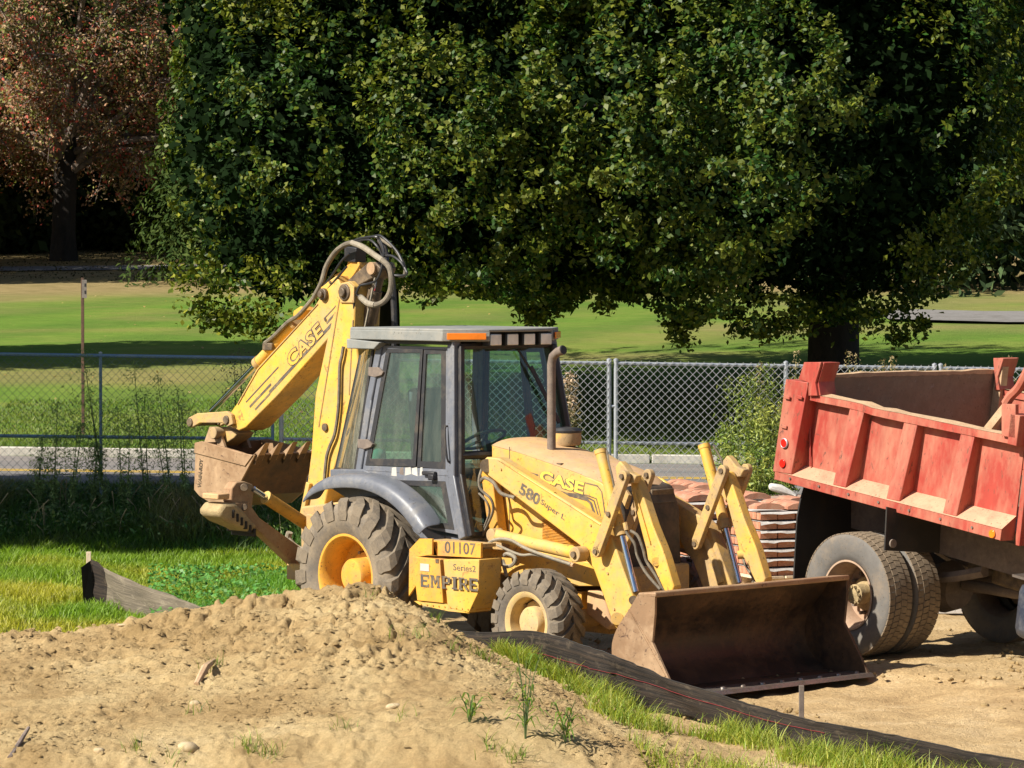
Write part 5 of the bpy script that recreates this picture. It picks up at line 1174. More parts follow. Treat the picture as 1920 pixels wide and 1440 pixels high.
def silt(name, pts, mat, nsub=14, seed=1, gap=0.):
    P_ = cr(np.array(pts, float), nsub); n_ = len(P_); V = []; rnd = np.random.default_rng(seed); K = 9
    for i in range(n_):
        x, y, z0, z1 = P_[i]; d = P_[min(i + 1, n_ - 1)][:2] - P_[max(i - 1, 0)][:2]; d /= np.linalg.norm(d); nv = np.array((-d[1], d[0]))
        for j in range(K):
            t_ = j / (K - 1); w_ = .022 * math.sin(i * .21 + 2.2 * t_) * t_ + .008 * math.sin(i * .7 + 5 * t_) + .09 * t_ * t_ * 0
            w_ += .030 * float(vnoise(np.array(i * .8), np.array(j * .9 + 2), seed) - .5) + .020 * float(vnoise(np.array(i * 1.3), np.array(j * 1.7), seed) - .5)
            V.append((x + nv[0] * w_, y + nv[1] * w_, z0 + (z1 - z0) * t_ + .004 * math.sin(i * .33) * t_))
    ii = np.arange(n_ * K).reshape(n_, K); F_ = np.stack([ii[:-1, :-1], ii[1:, :-1], ii[1:, 1:], ii[:-1, 1:]], -1).reshape(-1, 4)
    o = rawmesh(name, V, F_, mat, smooth=True); md = o.modifiers.new('s', 'SOLIDIFY'); md.thickness = .004
    at = o.data.attributes.new('weave', 'FLOAT_VECTOR', 'POINT'); ar = np.concatenate([[0], np.cumsum(np.linalg.norm(np.diff(P_[:, :2], axis=0), axis=1))]); wv_ = np.zeros((n_, K, 3), np.float32); wv_[..., 0] = ar[:, None] * 2; wv_[..., 1] = np.linspace(0, 1, K)[None]; at.data.foreach_set('vector', wv_.ravel())
    return o, np.array(V).reshape(n_, K, 3)
sf, SV = silt('silt_fence', [(-1.1, 28.3, -.05, .22), (-.7, 27.8, 0, .34), (-.3, 27.0, 0, .40), (.2, 26.2, 0, .49), (.62, 25.6, -.02, .42), (1.12, 25.2, 0, .275), (1.79, 23.7, 0, .205), (2.41, 22.65, 0, .205), (3.19, 21.6, -.02, .17), (4.0, 20.6, -.02, .17), (4.8, 19.6, -.03, .17)], SILT)
tag(sf, 'low black silt fence sagging from the dirt heap to the bottom right corner', 'silt fence')
th = MB()
for t_, rng_ in ((5.4, (25, 92)),):
    q = []
    for i in range(*rng_):
        j = int(t_); a, b = SV[i][j], SV[i][j + 1]; d = SV[min(i + 1, len(SV) - 1)][4] - SV[i - 1][4]; n2 = np.array((d[1], -d[0], 0)); n2 /= np.linalg.norm(n2); q.append(a + (b - a) * (t_ - j) + n2 * .006)
    th.tube(q, .0026, 4)
th.build('red_thread', REDTH, sf, 0)
q = []
for i in range(0, len(SV)): q.append(SV[i][8] + (0, 0, .003))
MB().tube(q, .004, 5).build('top_cord', BLACK, sf)
for (x, y, h_) in ((2.02, 24.1, .34), (.34, 26.4, .36)):
    MB().box((x, y, h_ / 2 - .05), (.035, .03, h_ + .1)).build('stake', RUST, sf, 0, .003)
PR = Frame((0, 0, 0), 0)
s2, SV2 = silt('silt_fence', [(-4.03, 33.0, -.02, .47), (-3.75, 32.7, -.02, .37), (-3.3, 32.0, -.02, .27), (-2.9, 31.3, -.02, .21), (-2.55, 30.6, -.02, .19), (-2.1, 29.8, -.04, .14), (-1.9, 29.0, -.04, .05)], SILTD, 10, 4)
tag(s2, 'mud dusted end of the silt fence drooping from a stake in the left grass', 'silt fence')
s2.data.materials.append(SILT)
K_ = 8
for i, pl in enumerate(s2.data.polygons):
    if i // K_ < 7: pl.material_index = 1  # black fabric on the first stretch stands in for its shading
MB().box((-4.04, 33.02, .26), (.045, .035, .56)).build('stake', PWOOD, s2, 0, .003)
MB().add([(-4.02, 32.99, .46), (-4.10, 32.9, .40), (-4.08, 32.92, .05), (-3.98, 32.97, 0)], [(0, 1, 2, 3)]).build('torn_flap', BLACK, s2, 0)

# ------------------------------------------------------------------ chain-link fence
def fence_z(x): t_ = (x + 6.2) / 12.6; return 2.22 - .24 * t_
def fence_y(x): return 41.3 + 1.9 * (x + 6.2) / 12.6
GALVB = worn('bluish_tube', (.16, .27, .40), (.26, .34, .42), .35, .45, .1, 8); WIREB = plain('dark_blue_wire', (.10, .15, .18), .5)  # bluer tubes and darker wire for the left panels
def panel(x0, x1, label, posts=(0, 1), tips=True, rail=.022, single=None):
    a = np.array((x0, fence_y(x0), 0.)); b = np.array((x1, fence_y(x1), 0.)); L = np.linalg.norm((b - a)[:2]); d = (b - a) / L
    e = thing('fence_panel', label, 'chain link fence', None, tuple(a), 'chain link fence panels along the road')
    zt_ = lambda s_: fence_z(a[0] + d[0] * s_); zm_ = lambda s_: zt_(s_) - .975; zb_ = lambda s_: zt_(s_) - 1.62
    pt = lambda s_, z: (d[0] * s_, d[1] * s_, z)
    MB().cyl(pt(0, zt_(0)), pt(L, zt_(L)), rail, n=10).build('top_rail', GALV if tips else GALVB, e); MB().cyl(pt(0, zm_(0)), pt(L, zm_(L)), rail * .95, n=10).build('middle_rail', GALV if tips else GALVB, e)
    for s_ in [p * L for p in posts]:
        o = MB().cyl(pt(s_, zt_(s_) + .03), pt(s_, zb_(s_) - .12), .028 if tips else .019, n=12).build('post', GALV if tips else GALVB, e); 
        MB().lathe([(.031, 0), (.03, .02), (.001, .035)] if tips else [(.022, 0), (.021, .01), (.001, .02)], pt(s_, zt_(s_) + .03), 12, 'z').build('post_cap', GALV, o)
    mb = MB(); pitch = .098; H_ = 1.62; r_ = .0029 if tips else .0016
    def wire(s0, z0, s1, z1, off):
        n2 = np.array((-d[1], d[0], 0)) * off
        mb.bar(np.array(pt(s0, z0)) + n2, np.array(pt(s1, z1)) + n2, 2 * r_, 2 * r_, tuple(np.array((-d[1], d[0], 0))))
    n_ = int((L + H_) / pitch)
    for k in range(n_ + 1):
        s0 = k * pitch - H_; 
        a0, a1 = max(s0, 0), min(s0 + H_, L)
        if a1 > a0:
            wire(a0, zt_(a0) - (H_ - (a0 - s0)), a1, zt_(a1) - (H_ - (a1 - s0)) , -.026)
            wire(a0, zt_(a0) - (a0 - s0), a1, zt_(a1) - (a1 - s0), -.030)
        if tips and 0 < s0 + H_ < L: wire(s0 + H_ - .012, zt_(s0 + H_) - .012, s0 + H_ + .022, zt_(s0 + H_) + .035, -.03)
    mb.build('chain_link_mesh', WIRE if tips else WIREB, e, 0)['kind'] = 'stuff'
    return e
fx_ = lambda u: (u - 960) / FPX * 42.2
panel(fx_(-260), fx_(515), 'chain link panel behind the tall weeds at the left, bluish rails', (0, .32, .595, 1), False)
panel(fx_(531), fx_(1143), 'chain link panel running behind the cab of the backhoe', (0, 1), True)
panel(fx_(1156), fx_(1768), 'chain link panel between the paired gate posts and the dump body', (0, .53, 1), True)
panel(fx_(1780), fx_(2390), 'chain link panel at the far right behind the dump body', (0, 1), True)
panel(fx_(2402), fx_(3400), 'chain link panel beyond the right picture edge', (0, .5, 1), True)
panel(fx_(-1500), fx_(-272), 'chain link panel beyond the left picture edge', (0, .33, .66), False)
for u in (1149,): 
    MB().cyl((fx_(1141), fence_y(fx_(1149)), 1.55), (fx_(1158), fence_y(fx_(1149)), 1.55), .02, n=8).build('gate_clamp', GALV, bpy.data.objects['fence_panel.001'] if False else None)
o = bpy.data.objects['gate_clamp']; tag(o, 'small clamp joining the paired gate posts of the chain link fence', 'clamp')
# sign post on the lawn verge
sp = thing('sign_post', 'thin rusty post with a small narrow metal tag on the far verge at left', 'sign post', None, (gq(155, 53), 53, .62))
POSTM = worn('rusty_post', (.14, .075, .05), (.08, .05, .04), .5, .9, 0, 6)
MB().box((0, 0, 1.22), (.045, .03, 2.5)).build('post', POSTM, sp, 0, .003)
MB().box((.03, -.02, 2.30), (.075, .006, .28)).build('tag_plate', worn('grey_tag', (.22, .19, .17), (.10, .08, .07), .5, .6), sp, 0)
for z_ in (2.25, 2.36): MB().box((.045, -.024, z_), (.025, .004, .05)).build('tag_mark', DARK, sp, 0)
# ------------------------------------------------------------------ grass and weeds
def blades(name, P, h, wd, lean, tint, mat=GRASSM, seg=2, curl=.6, **kw):
    n = len(P); a = rng.uniform(0, 2 * math.pi, n); sx, sy = np.cos(a) * wd, np.sin(a) * wd; b = a + rng.uniform(.6, 2.4, n); L = lean * h
    V = np.empty((n, 2 * (seg + 1), 3))
    for k in range(seg + 1):
        t_ = k / seg; c_ = P + np.stack([np.cos(b) * L * t_ ** 1.8, np.sin(b) * L * t_ ** 1.8, h * (t_ - curl * .35 * lean * t_ ** 3)], 1); w_ = (1 - t_ * .88)
        V[:, 2 * k] = c_ + np.stack([sx * w_, sy * w_, 0 * sx], 1); V[:, 2 * k + 1] = c_ - np.stack([sx * w_, sy * w_, 0 * sx], 1)
    f = np.array([(2 * k, 2 * k + 1, 2 * k + 3, 2 * k + 2) for k in range(seg)]); F_ = (f[None] + 2 * (seg + 1) * np.arange(n)[:, None, None]).reshape(-1, 4)
    return rawmesh(name, V.reshape(-1, 3), F_, mat, None, np.repeat(tint, seg, axis=0), **kw)
def tints(n, a, b, var=.25, mixv=None):
    m_ = rng.random(n)[:, None] if mixv is None else mixv[:, None]; c = np.array(a) * (1 - m_) + np.array(b) * m_; return c * (1 + var * rng.normal(size=(n, 1))).clip(.4, 1.8)
# lit grass on the left
n = 135000; Y_ = 29.2 + 10.7 * rng.random(n) ** .8; X_ = (-1.08 + 2.0 * rng.random(n)) * 0 + rng.uniform(-1.3, .35, n) * (Y_ * .16) - .2
k = (grassy(X_, Y_) > .35) & (X_ < -1.0); X_, Y_ = X_[k], Y_[k]; n = len(X_)
pat = fbm(X_, Y_, .8, 3, .5, 14); lush = np.clip((X_ + 3.6) * .5 + (pat - .5) * 3, 0, 1) * sstep(31, 32.5, Y_) * sstep(37, 35, Y_)
yel = np.clip((fbm(X_, Y_, .55, 3, .5, 90) - .42) * 4, 0, 1)
h = .035 + .055 * rng.random(n) + .06 * lush * rng.random(n) + .05 * (pat > .6)
tn = tints(n, (.16, .29, .02), (.40, .38, .045), .24, np.clip(yel * 1.0 + .12, 0, 1)); tn = tn * (1 - lush[:, None] * .45) + np.array((.05, .22, .03)) * lush[:, None] * .55
blades('grass', np.stack([X_, Y_, ground(X_, Y_) - .005], 1), h, .004 + .004 * rng.random(n) + .004 * lush, .35 + .5 * rng.random(n), tn, kind='stuff')
# clover and broad weeds in the lush patch
n = 7000; Y_ = rng.uniform(31.5, 36.5, n); X_ = rng.uniform(-4.2, -1.5, n); k = (fbm(X_, Y_, .9, 3, .5, 15) > .45) & (X_ > -.105 * Y_ - .0); X_, Y_ = X_[k], Y_[k]; n = len(X_)
V, F_ = leaf_arrays(np.stack([X_, Y_, ground(X_, Y_) + .05 + .09 * rng.random(n)], 1), .018 + .016 * rng.random(n), unit(rng.normal(size=(n, 3)) * .5 + np.array((0, -.2, 1))), .6)
rawmesh('clover', V, F_, LEAF, None, tints(n, (.06, .20, .035), (.12, .28, .06)), kind='stuff')
# shaded rank weeds on the bank in front of the road
n = 60000; X_ = rng.uniform(-7.3, 3.2, n); Y_ = 39.1 + 4.3 * rng.random(n); k = (X_ < -1.0) | (rng.random(n) < .5); X_, Y_ = X_[k], Y_[k]; n = len(X_)
pt_ = fbm(X_, Y_, 1.1, 3, .5, 33); h = (.14 + .42 * rng.random(n) * pt_ * 1.5) * (1 - .68 * sstep(40.6, 42.2, Y_)) * (.35 + .65 * sstep(39.0, 39.9, Y_)) * np.where(X_ > -1, .6, 1)
blades('bank_weeds', np.stack([X_, Y_, ground(X_, Y_) - .01], 1), h, .005 + .007 * rng.random(n), .3 + .7 * rng.random(n), tints(n, (.06, .14, .025), (.22, .19, .09), .35, np.clip((pt_ - .35) * 2.2, 0, 1)), kind='stuff')
n = 9000; X_ = rng.uniform(-7.3, -1.0, n); Y_ = rng.uniform(39.5, 42.2, n)
V, F_ = leaf_arrays(np.stack([X_, Y_, ground(X_, Y_) + .06 + .34 * rng.random(n) * (1 - .6 * sstep(40.8, 42.2, Y_)) * fbm(X_, Y_, 1.4, 2, .5, 8)], 1), .02 + .03 * rng.random(n), unit(rng.normal(size=(n, 3)) + np.array((0, -.4, .8))), .4)
rawmesh('bank_leaves', V, F_, LEAF, None, tints(n, (.05, .13, .03), (.14, .17, .06), .35), kind='stuff')
# pale seed heads and dead stems in the bank
mb = MB()
for i in range(70):
    x, y = random.uniform(-6.6, -2.2), random.uniform(39.5, 41); z = float(ground(x, y)); h_ = random.uniform(.2, .48); dx = random.uniform(-.25, .25)
    mb.tube([(x, y, z), (x + dx * .4, y, z + h_ * .7), (x + dx, y, z + h_)], [.004, .003, .008], 4)
mb.build('dead_stems', worn('straw_stem', (.34, .28, .16), (.22, .17, .09), .5, .9, 0, 8), None, 0)['kind'] = 'stuff'
# grass along the silt fence and tufts on the heap
n = 34000; Y_ = rng.uniform(21.0, 27.0, n); xb_ = np.interp(Y_, [21, 22, 23, 25, 26.5, 27], [.95, .85, .70, .30, -.12, -.4]); xf2 = np.interp(Y_, [21.0, 21.6, 22.65, 23.7, 25.2, 26.2, 27.0], [3.6, 3.17, 2.39, 1.77, 1.10, .18, -.32]); X_ = xb_ + (xf2 - .02 - xb_) * rng.random(n) ** .8
dens = fbm(X_, Y_, 1.6, 3, .5, 66) + .10 * sstep(.0, .5, (X_ - xb_)) - .02; k = dens > .50 + .16 * rng.random(n); X_, Y_, dn = X_[k], Y_[k], dens[k]; n = len(X_)
blades('verge_grass', np.stack([X_, Y_, top(X_, Y_) - .005], 1), .05 + .15 * rng.random(n) ** 2 * (dn * 1.6), .0028 + .003 * rng.random(n), .3 + .8 * rng.random(n), tints(n, (.17, .28, .03), (.42, .40, .08), .25), seg=3, kind='stuff')
tufts = [(395, 1258, 26), (470, 1415, 40), (250, 1410, 20), (510, 1420, 30), (820, 1165, 30), (850, 1175, 25), (790, 1115, 20), (905, 1200, 60), (640, 1310 + 60, 14), (760, 1345, 16), (360, 1340, 12), (980, 1250, 70), (1040, 1280, 60), (1090, 1300, 60), (690, 1120, 10), (930, 1405, 30), (970, 1430, 40), (745, 1105, 14), (325, 1425, 16)]
tuft_at = {395: 'beside the broken stick', 470: 'at the bottom edge, left of centre', 250: 'between the flat stone and the left bottom corner', 510: 'at the bottom edge, right of its larger neighbour', 820: 'on the crest right of the rear wheel', 850: 'on the crest below the toolbox', 790: 'sticking up in front of the toolbox', 905: 'at the left end of the black silt fence', 640: 'in the middle of the slope below the rear wheel', 760: 'in the middle of the slope below the toolbox', 360: 'below the broken stick', 980: 'just in front of the silt fence by the front wheel', 1040: 'against the silt fence below the front wheel', 1090: 'against the silt fence right of the front wheel', 690: 'on the very top of the heap', 930: 'left of the leggy weed', 970: 'at the foot of the leggy weed', 745: 'on the crest just right of the rear hub', 325: 'right above the flat pale stone'}
for u, v, c_ in tufts:
    q = on_top(u, v); n = c_; a_ = rng.normal(size=(n, 2)) * .05; Pq = np.stack([q[0] + a_[:, 0], q[1] + a_[:, 1], top(q[0] + a_[:, 0], q[1] + a_[:, 1]) - .005], 1)
    o = blades('grass_tuft', Pq, .05 + .10 * rng.random(n), np.full(n, .0035), .4 + .8 * rng.random(n), tints(n, (.10, .20, .025), (.24, .27, .05)), seg=3)
    tag(o, ('lowest' if v > 1395 else 'small') + ' grass tuft ' + tuft_at.get(u, 'on the bare dirt slope'), 'grass tuft', 'grass tufts on the dirt slope')
# the taller weed in front of the silt fence
def grassweed(u, v, h_, nst, lab):
    q = on_top(u, v); e = thing('tall_weed', lab, 'weed', None, q); mb = MB(); LV = []; LF = []; tt = []
    for k in range(nst):
        a = random.uniform(0, 6.28); ln = random.uniform(.05, .35) * h_; hh = h_ * random.uniform(.45, 1); p = [(0, 0, -.02), (math.cos(a) * ln * .3, math.sin(a) * ln * .3, hh * .5), (math.cos(a) * ln, math.sin(a) * ln, hh)]
        mb.tube(p, [.005, .004, .002], 5, 3)
        for j in range(5):
            t_ = .2 + .16 * j; bs = np.array(p[0]) * (1 - t_) ** 2 + 2 * np.array(p[1]) * t_ * (1 - t_) + np.array(p[2]) * t_ * t_; b = random.uniform(0, 6.28); L = random.uniform(.10, .22)
            o_ = len(LV); d_ = np.array((math.cos(b), math.sin(b), 0)); s_ = np.array((-d_[1], d_[0], 0)) * .008
            for m_ in range(4): tq = m_ / 3; c = bs + d_ * L * tq + np.array((0, 0, .07 * math.sin(tq * 2.6) - .05 * tq * tq)); w_ = math.sin((tq * .8 + .2) * math.pi); LV += [c + s_ * w_, c - s_ * w_]
            LF += [(o_ + 2 * m_, o_ + 2 * m_ + 1, o_ + 2 * m_ + 3, o_ + 2 * m_ + 2) for m_ in range(3)]
    mb.build('stem', STEM, e); n_ = len(LF); rawmesh('foliage', LV, LF, GRASSM, e, tints(n_, (.09, .19, .03), (.20, .26, .06)))
grassweed(985, 1392, .62, 7, 'tall leggy grass weed on the dirt in front of the silt fence')
grassweed(955, 1215, .30, 5, 'small seedy weed standing in front of the front wheel')
grassweed(1060, 1395, .28, 5, 'low bent weed lying to the right of the tall leggy weed')
grassweed(880, 1330 + 30, .22, 4, 'thin drooping weed left of the tall leggy weed')

def leafy(name, label, cat, loc, h_, nst, nl, ls, c0, c1, spread, mat=LEAF, group=None, top_bushy=0., head=None, width=.35):
    """upright weed: stems with narrow leaves and a loose panicle"""
    e = thing(name, label, cat, None, loc, group); mb = MB(); Pl = []; Nl = []; Sz = []; Tn = []
    for k in range(nst):
        a = random.uniform(0, 6.28); ln = random.uniform(0, spread); hh = h_ * random.uniform(.7, 1.05) if k else h_; b0 = np.array((math.cos(a) * ln * .35, math.sin(a) * ln * .35, -.03)); b2 = np.array((math.cos(a) * ln, math.sin(a) * ln, hh))
        mb.tube([b0, (b0 + b2) / 2 + np.array((0, 0, .02)), b2], [.008, .006, .002], 5, 2)
        t_ = rng.random(nl) ** .8; br = rng.uniform(0, 6.28, nl); prof_ = width * h_ * (.25 + .75 * np.sin(np.clip(t_, 0, 1) * math.pi) ** .7) * (1 - top_bushy) + top_bushy * width * h_ * np.where(t_ > .35, np.sin((t_ - .35) / .65 * math.pi) ** .8 + .08, .10)
        rad = prof_ * rng.random(nl) ** .6; c = b0[None] * (1 - t_[:, None]) + b2[None] * t_[:, None] + np.stack([np.cos(br) * rad, np.sin(br) * rad, rad * .9], 1)
        Pl.append(c); Nl.append(unit(np.stack([np.cos(br), np.sin(br), .6 + 0 * br], 1) + .7 * rng.normal(size=(nl, 3)))); Sz.append(ls * (.6 + .8 * rng.random(nl)) * (1 - .45 * t_)); m_ = np.clip((t_ - .55) * 2.2, 0, 1) if head else rng.random(nl)
        Tn.append(tints(nl, c0, c1 if not head else head, .25, m_))
        # side twigs
        for j in range(7 if top_bushy else 3):
            tj = .35 + .09 * j; bb = random.uniform(0, 6.28); r_ = width * h_ * .7 * (1 - abs(tj - .65)); s0 = b0 * (1 - tj) + b2 * tj; mb.tube([s0, s0 + np.array((math.cos(bb) * r_ * .6, math.sin(bb) * r_ * .6, r_ * .9))], [.003, .001], 4)
    mb.build('stem', STEM, e, 0)
    V, F_ = leaf_arrays(np.vstack(Pl), np.concatenate(Sz), np.vstack(Nl), .22 if not head else .3, .05); rawmesh('foliage', V, F_, mat, e, np.vstack(Tn)); return e
# horseweeds at the left, along the fence
hw = [(95, .85, 'bushy feathery horseweed nearest the left picture edge'), (130, .72, 'short feathery horseweed just left of the rusty sign post'), (200, 1.22, 'tallest dark feathery horseweed in front of the fence post'), (232, .80, 'low horseweed just right of the tallest one'), (276, 1.12, 'second tallest feathery horseweed with a wide crown'),
      (322, 1.02, 'slender horseweed left of the digging bucket'), (352, .95, 'slanting horseweed nearest the digging bucket'), (70, .6, 'small thin horseweed at far left'), (170, .55, 'low thin horseweed left of the fence post')]
for u, h_, lb in hw:
    yv = 40.6 + .5 * random.random(); x = gq(u, yv); leafy('horseweed', lb, 'weed', (x, yv, float(ground(x, yv))), h_ * 1.62, 2, 620, .034, (.13, .22, .06), (.23, .30, .12), .12, group='feathery horseweeds along the fence', top_bushy=.85, width=.15).rotation_euler = (random.uniform(-.1, .1), random.uniform(-.13, .13), 0)
# goldenrod thicket by the fence, left of the truck
gr = [(1365, 40.6, .95, 'leafy green weed at the left side of the thicket'), (1400, 40.2, 1.45, 'tall leafy weed rising against the dark lawn by the truck'), (1432, 39.8, 1.30, 'pale yellow green bushy weed in the middle of the thicket'), (1455, 40.3, 1.55, 'tallest leafy weed beside the red corner post'), (1415, 39.4, .85, 'low bushy weed with tiny yellow flowers'), (1385, 39.6, .62, 'small bushy weed over the board pile'), (1475, 39.6, 1.0, 'green weed partly behind the red corner post')]
for i, (u, yv, h_, lb) in enumerate(gr):
    x = gq(u, yv); leafy('goldenrod', lb, 'weed', (x, yv, float(ground(x, yv))), h_ * 1.22, 9, 250, .046, (.10, .17, .03), (.30, .34, .07), .30, group='goldenrod thicket by the truck', head=(.34, .36, .08) if i in (2, 4, 5) else None, top_bushy=.1, width=.13)
leafy('dry_thistle', 'dry weed with pinkish seed heads beside the exhaust pipe', 'weed', (gq(1068, 41.0), 41.0, float(ground(1, 41))), 1.72, 4, 420, .045, (.14, .16, .05), (.45, .33, .24), .22, DRYM, head=(.50, .36, .27), top_bushy=.2, width=.10)
leafy('dry_weed', 'thin dark weed behind the hose end of the dipper cylinder', 'weed', (gq(450, 42.9), 42.9, float(ground(-3, 42.9))), 1.75, 4, 330, .03, (.07, .09, .04), (.14, .12, .09), .35, DRYM, head=(.15, .12, .10), top_bushy=.8, width=.17)
for i, (u, h_) in enumerate([(1440, 2.0), (1475, 2.15), (1595, 2.15), (1640, 2.05), (1660, 2.1), (1695, 1.98), (1775, 2.0), (1880, 2.02), (1905, 2.1)]):
    yv = 40.9; x = gq(u, yv); leafy('seeding_weed', ['', 'slim ', 'leafy '][i % 3] + 'seeding weed whose dry top shows above the dump body', 'weed', (x, yv, float(ground(x, yv))), h_ * .93, 2, 260, .038, (.12, .15, .04), (.38, .30, .16), .22, DRYM, 'seeding weeds behind the truck', head=(.36, .28, .15), top_bushy=.3, width=.07)
for o, w_ in zip(sorted([o for o in bpy.data.objects if o.name.startswith('seeding_weed')], key=lambda o: o.location.x), ('left of the rear board pocket', 'just above the rear board pocket', 'in front of the right side of the thick trunk', 'right of the thick trunk', 'tallest of the cluster above the tailgate', 'low in the cluster above the tailgate', 'at the paired fence posts', 'left of the far board pocket', 'at the right picture edge')): o['label'] = 'dry topped seeding weed ' + w_
for i, o in enumerate(sorted([], key=str)): pass
# lawn edge tufts: short mown blades give the verge beyond the road its texture
n = 60000; X_ = rng.uniform(-8.5, 9, n); Y_ = 50.1 + 9 * rng.random(n) ** 1.5
blades('lawn_grass', np.stack([X_, Y_, ground(X_, Y_) - .01], 1), .03 + .05 * rng.random(n), .006 + .006 * rng.random(n), .4 + .4 * rng.random(n), tints(n, (.09, .17, .02), (.19, .21, .05), .25), seg=1, kind='stuff')
# fallen leaves on the lawn
n = 110; X_ = rng.uniform(-11, 2, n); Y_ = rng.uniform(50.5, 88, n)
V, F_ = leaf_arrays(np.stack([X_, Y_, ground(X_, Y_) + .03], 1), (.022 + .03 * rng.random(n)), unit(np.array((0, -.3, 1)) + .3 * rng.normal(size=(n, 3))), .7); rawmesh('fallen_leaves', V, F_, DRYM, None, tints(n, (.35, .22, .08), (.45, .35, .18)), kind='stuff')
# brown leaf litter and low scrub at the top of the lawn
n = 9000; X_ = rng.uniform(-17, 17, n); Y_ = 93 + 16 * rng.random(n)
V, F_ = leaf_arrays(np.stack([X_, Y_, ground(X_, Y_) + .02 + .12 * rng.random(n) ** 3], 1), .02 + .03 * rng.random(n), unit(np.array((0, -.6, 1)) + .5 * rng.normal(size=(n, 3))), .6); rawmesh('leaf_litter', V, F_, DRYM, None, tints(n, (.07, .045, .02), (.04, .05, .015), .3), kind='stuff')  # litter tinted dark so its colour carries the tree shade

# ------------------------------------------------------------------ trees
def ell_sprays(lobes, n, front=.8, seed=0, ylim=None):
    """points and outward normals on the outer skin of a union of ellipsoids"""
    r_ = np.random.default_rng(seed); P_ = []; N_ = []; lob = np.array(lobes, float); wts = lob[:, 3] * lob[:, 5]; wts /= wts.sum()
    while sum(len(p) for p in P_) < n:
        m_ = 4000; k = r_.choice(len(lob), m_, p=wts); d = unit(r_.normal(size=(m_, 3))); f = r_.random(m_) < front; d[f, 1] = -np.abs(d[f, 1]); L = lob[k]
        p = L[:, :3] + d * L[:, 3:6]; inside = np.zeros(m_, bool)
        for j in range(len(lob)):
            q = (p - lob[j, :3]) / lob[j, 3:6]; inside |= ((q ** 2).sum(1) < .93) & (k != j)
        nn = unit(d / L[:, 3:6]); P_.append(p[~inside]); N_.append(nn[~inside])
    return np.vstack(P_)[:n], np.vstack(N_)[:n]
def big_tree(name, label, loc, lobes, nspray, nleaf, ls, c0, c1, trunk_r, seed, mat=LEAF, group=None, front=.8, inner=110000, zmin=None, droop=(), upright=.8, cat='tree', inner_shade=(.02, .035, .01)):
    e = thing(name, label, cat, None, loc, group); r_ = np.random.default_rng(seed); o3 = np.array(loc)
    P_, N_ = ell_sprays(lobes, nspray, front, seed)
    # lobes and hollows in the crown surface
    q = P_ * .75; rad = .55 * (fbm(q[:, 0] + q[:, 1] * .5, q[:, 2] * .27 + q[:, 1] * .3, 1.15, 3, .55, seed) - .5) + .75 * (fbm(q[:, 0] + q[:, 1] * .5, q[:, 2] * .17 + q[:, 1] * .3, .62, 2, .5, seed + 4) - .5)
    P_ = P_ + N_ * (rad * 3.6)[:, None]
    keepp = r_.random(len(P_)) < np.clip(.60 + rad * 5.4, .06, 1); P_, N_, rad = P_[keepp], N_[keepp], rad[keepp]
    m_ = len(P_); dirv = unit(N_ * .75 + np.array((0, 0, upright)) + .35 * r_.normal(size=(m_, 3))); ln = r_.uniform(.45, 1.35, m_)
    t_ = r_.random((m_, nleaf)) ** .75; wv = (.17 * (1 - t_ * .8))[..., None]
    C_ = P_[:, None] + dirv[:, None] * (t_ * ln[:, None])[..., None] + r_.normal(size=(m_, nleaf, 3)) * wv * np.array((1, 1, .75))
    C_ = C_.reshape(-1, 3); nr = unit(N_[:, None] * .55 + np.array((0, 0, .55)) + .62 * r_.normal(size=(m_, nleaf, 3))).reshape(-1, 3) if False else unit((N_[:, None] * .55 + np.array((0, 0, .55)) + .62 * r_.normal(size=(m_, nleaf, 3))).reshape(-1, 3))
    mixv = np.clip(r_.random(m_)[:, None] * .5 + .6 * (fbm(P_[:, 0], P_[:, 2], .35, 2, .5, seed + 9)[:, None] - .3) + .25 * r_.normal(size=(m_, nleaf)), 0, 1).reshape(-1)
    tn = tints(len(C_), c0, c1, .22, mixv)
    if zmin is not None:
        k = C_[:, 2] > zmin(C_[:, 0]) ; C_, nr, tn = C_[k], nr[k], tn[k]
    dr = []
    for (x, y, z, n_, s_) in droop:
        dr.append(np.array((x, y, z)) + r_.normal(size=(n_, 3)) * np.array((s_, s_, s_ * .8)))
    if dr:
        D = np.vstack(dr); C_ = np.vstack([C_, D]); nr = np.vstack([nr, unit(np.array((0, 0, .7)) + .8 * r_.normal(size=(len(D), 3)))]); tn = np.vstack([tn, tints(len(D), c0, c1)])
    V, F_ = leaf_arrays(C_ - o3, ls * (.65 + .7 * r_.random(len(C_))), nr, .55)
    rawmesh('crown', V, F_, mat, e, tn, kind='stuff')
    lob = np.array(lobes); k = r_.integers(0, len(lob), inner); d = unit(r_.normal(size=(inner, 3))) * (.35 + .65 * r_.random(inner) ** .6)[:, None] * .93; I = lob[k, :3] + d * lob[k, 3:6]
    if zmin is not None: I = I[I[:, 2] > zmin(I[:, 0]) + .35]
    V, F_ = leaf_arrays(I - o3, .065 + .06 * r_.random(len(I)), unit(r_.normal(size=(len(I), 3)) + np.array((0, -.5, .6))), .6); rawmesh('inner_shade_foliage', V, F_, MATTELEAF, e, tints(len(I), inner_shade, tuple(1.6 * c for c in inner_shade)), kind='stuff')  # near-black leaves put shade into the crown gaps by colour
    # trunk and limbs
    topz = max(l[2] for l in lobes) - loc[2]
    mb = MB(); rr = [trunk_r * 1.45, trunk_r * 1.05, trunk_r, trunk_r * .85, trunk_r * .4]; mb.tube([(0, 0, -.4), (0, 0, .25), (.03, 0, 1.5), (-.05, 0, topz * .45), (0, 0, topz)], rr, 18, 3)
    mb.build('trunk', BARK, e)
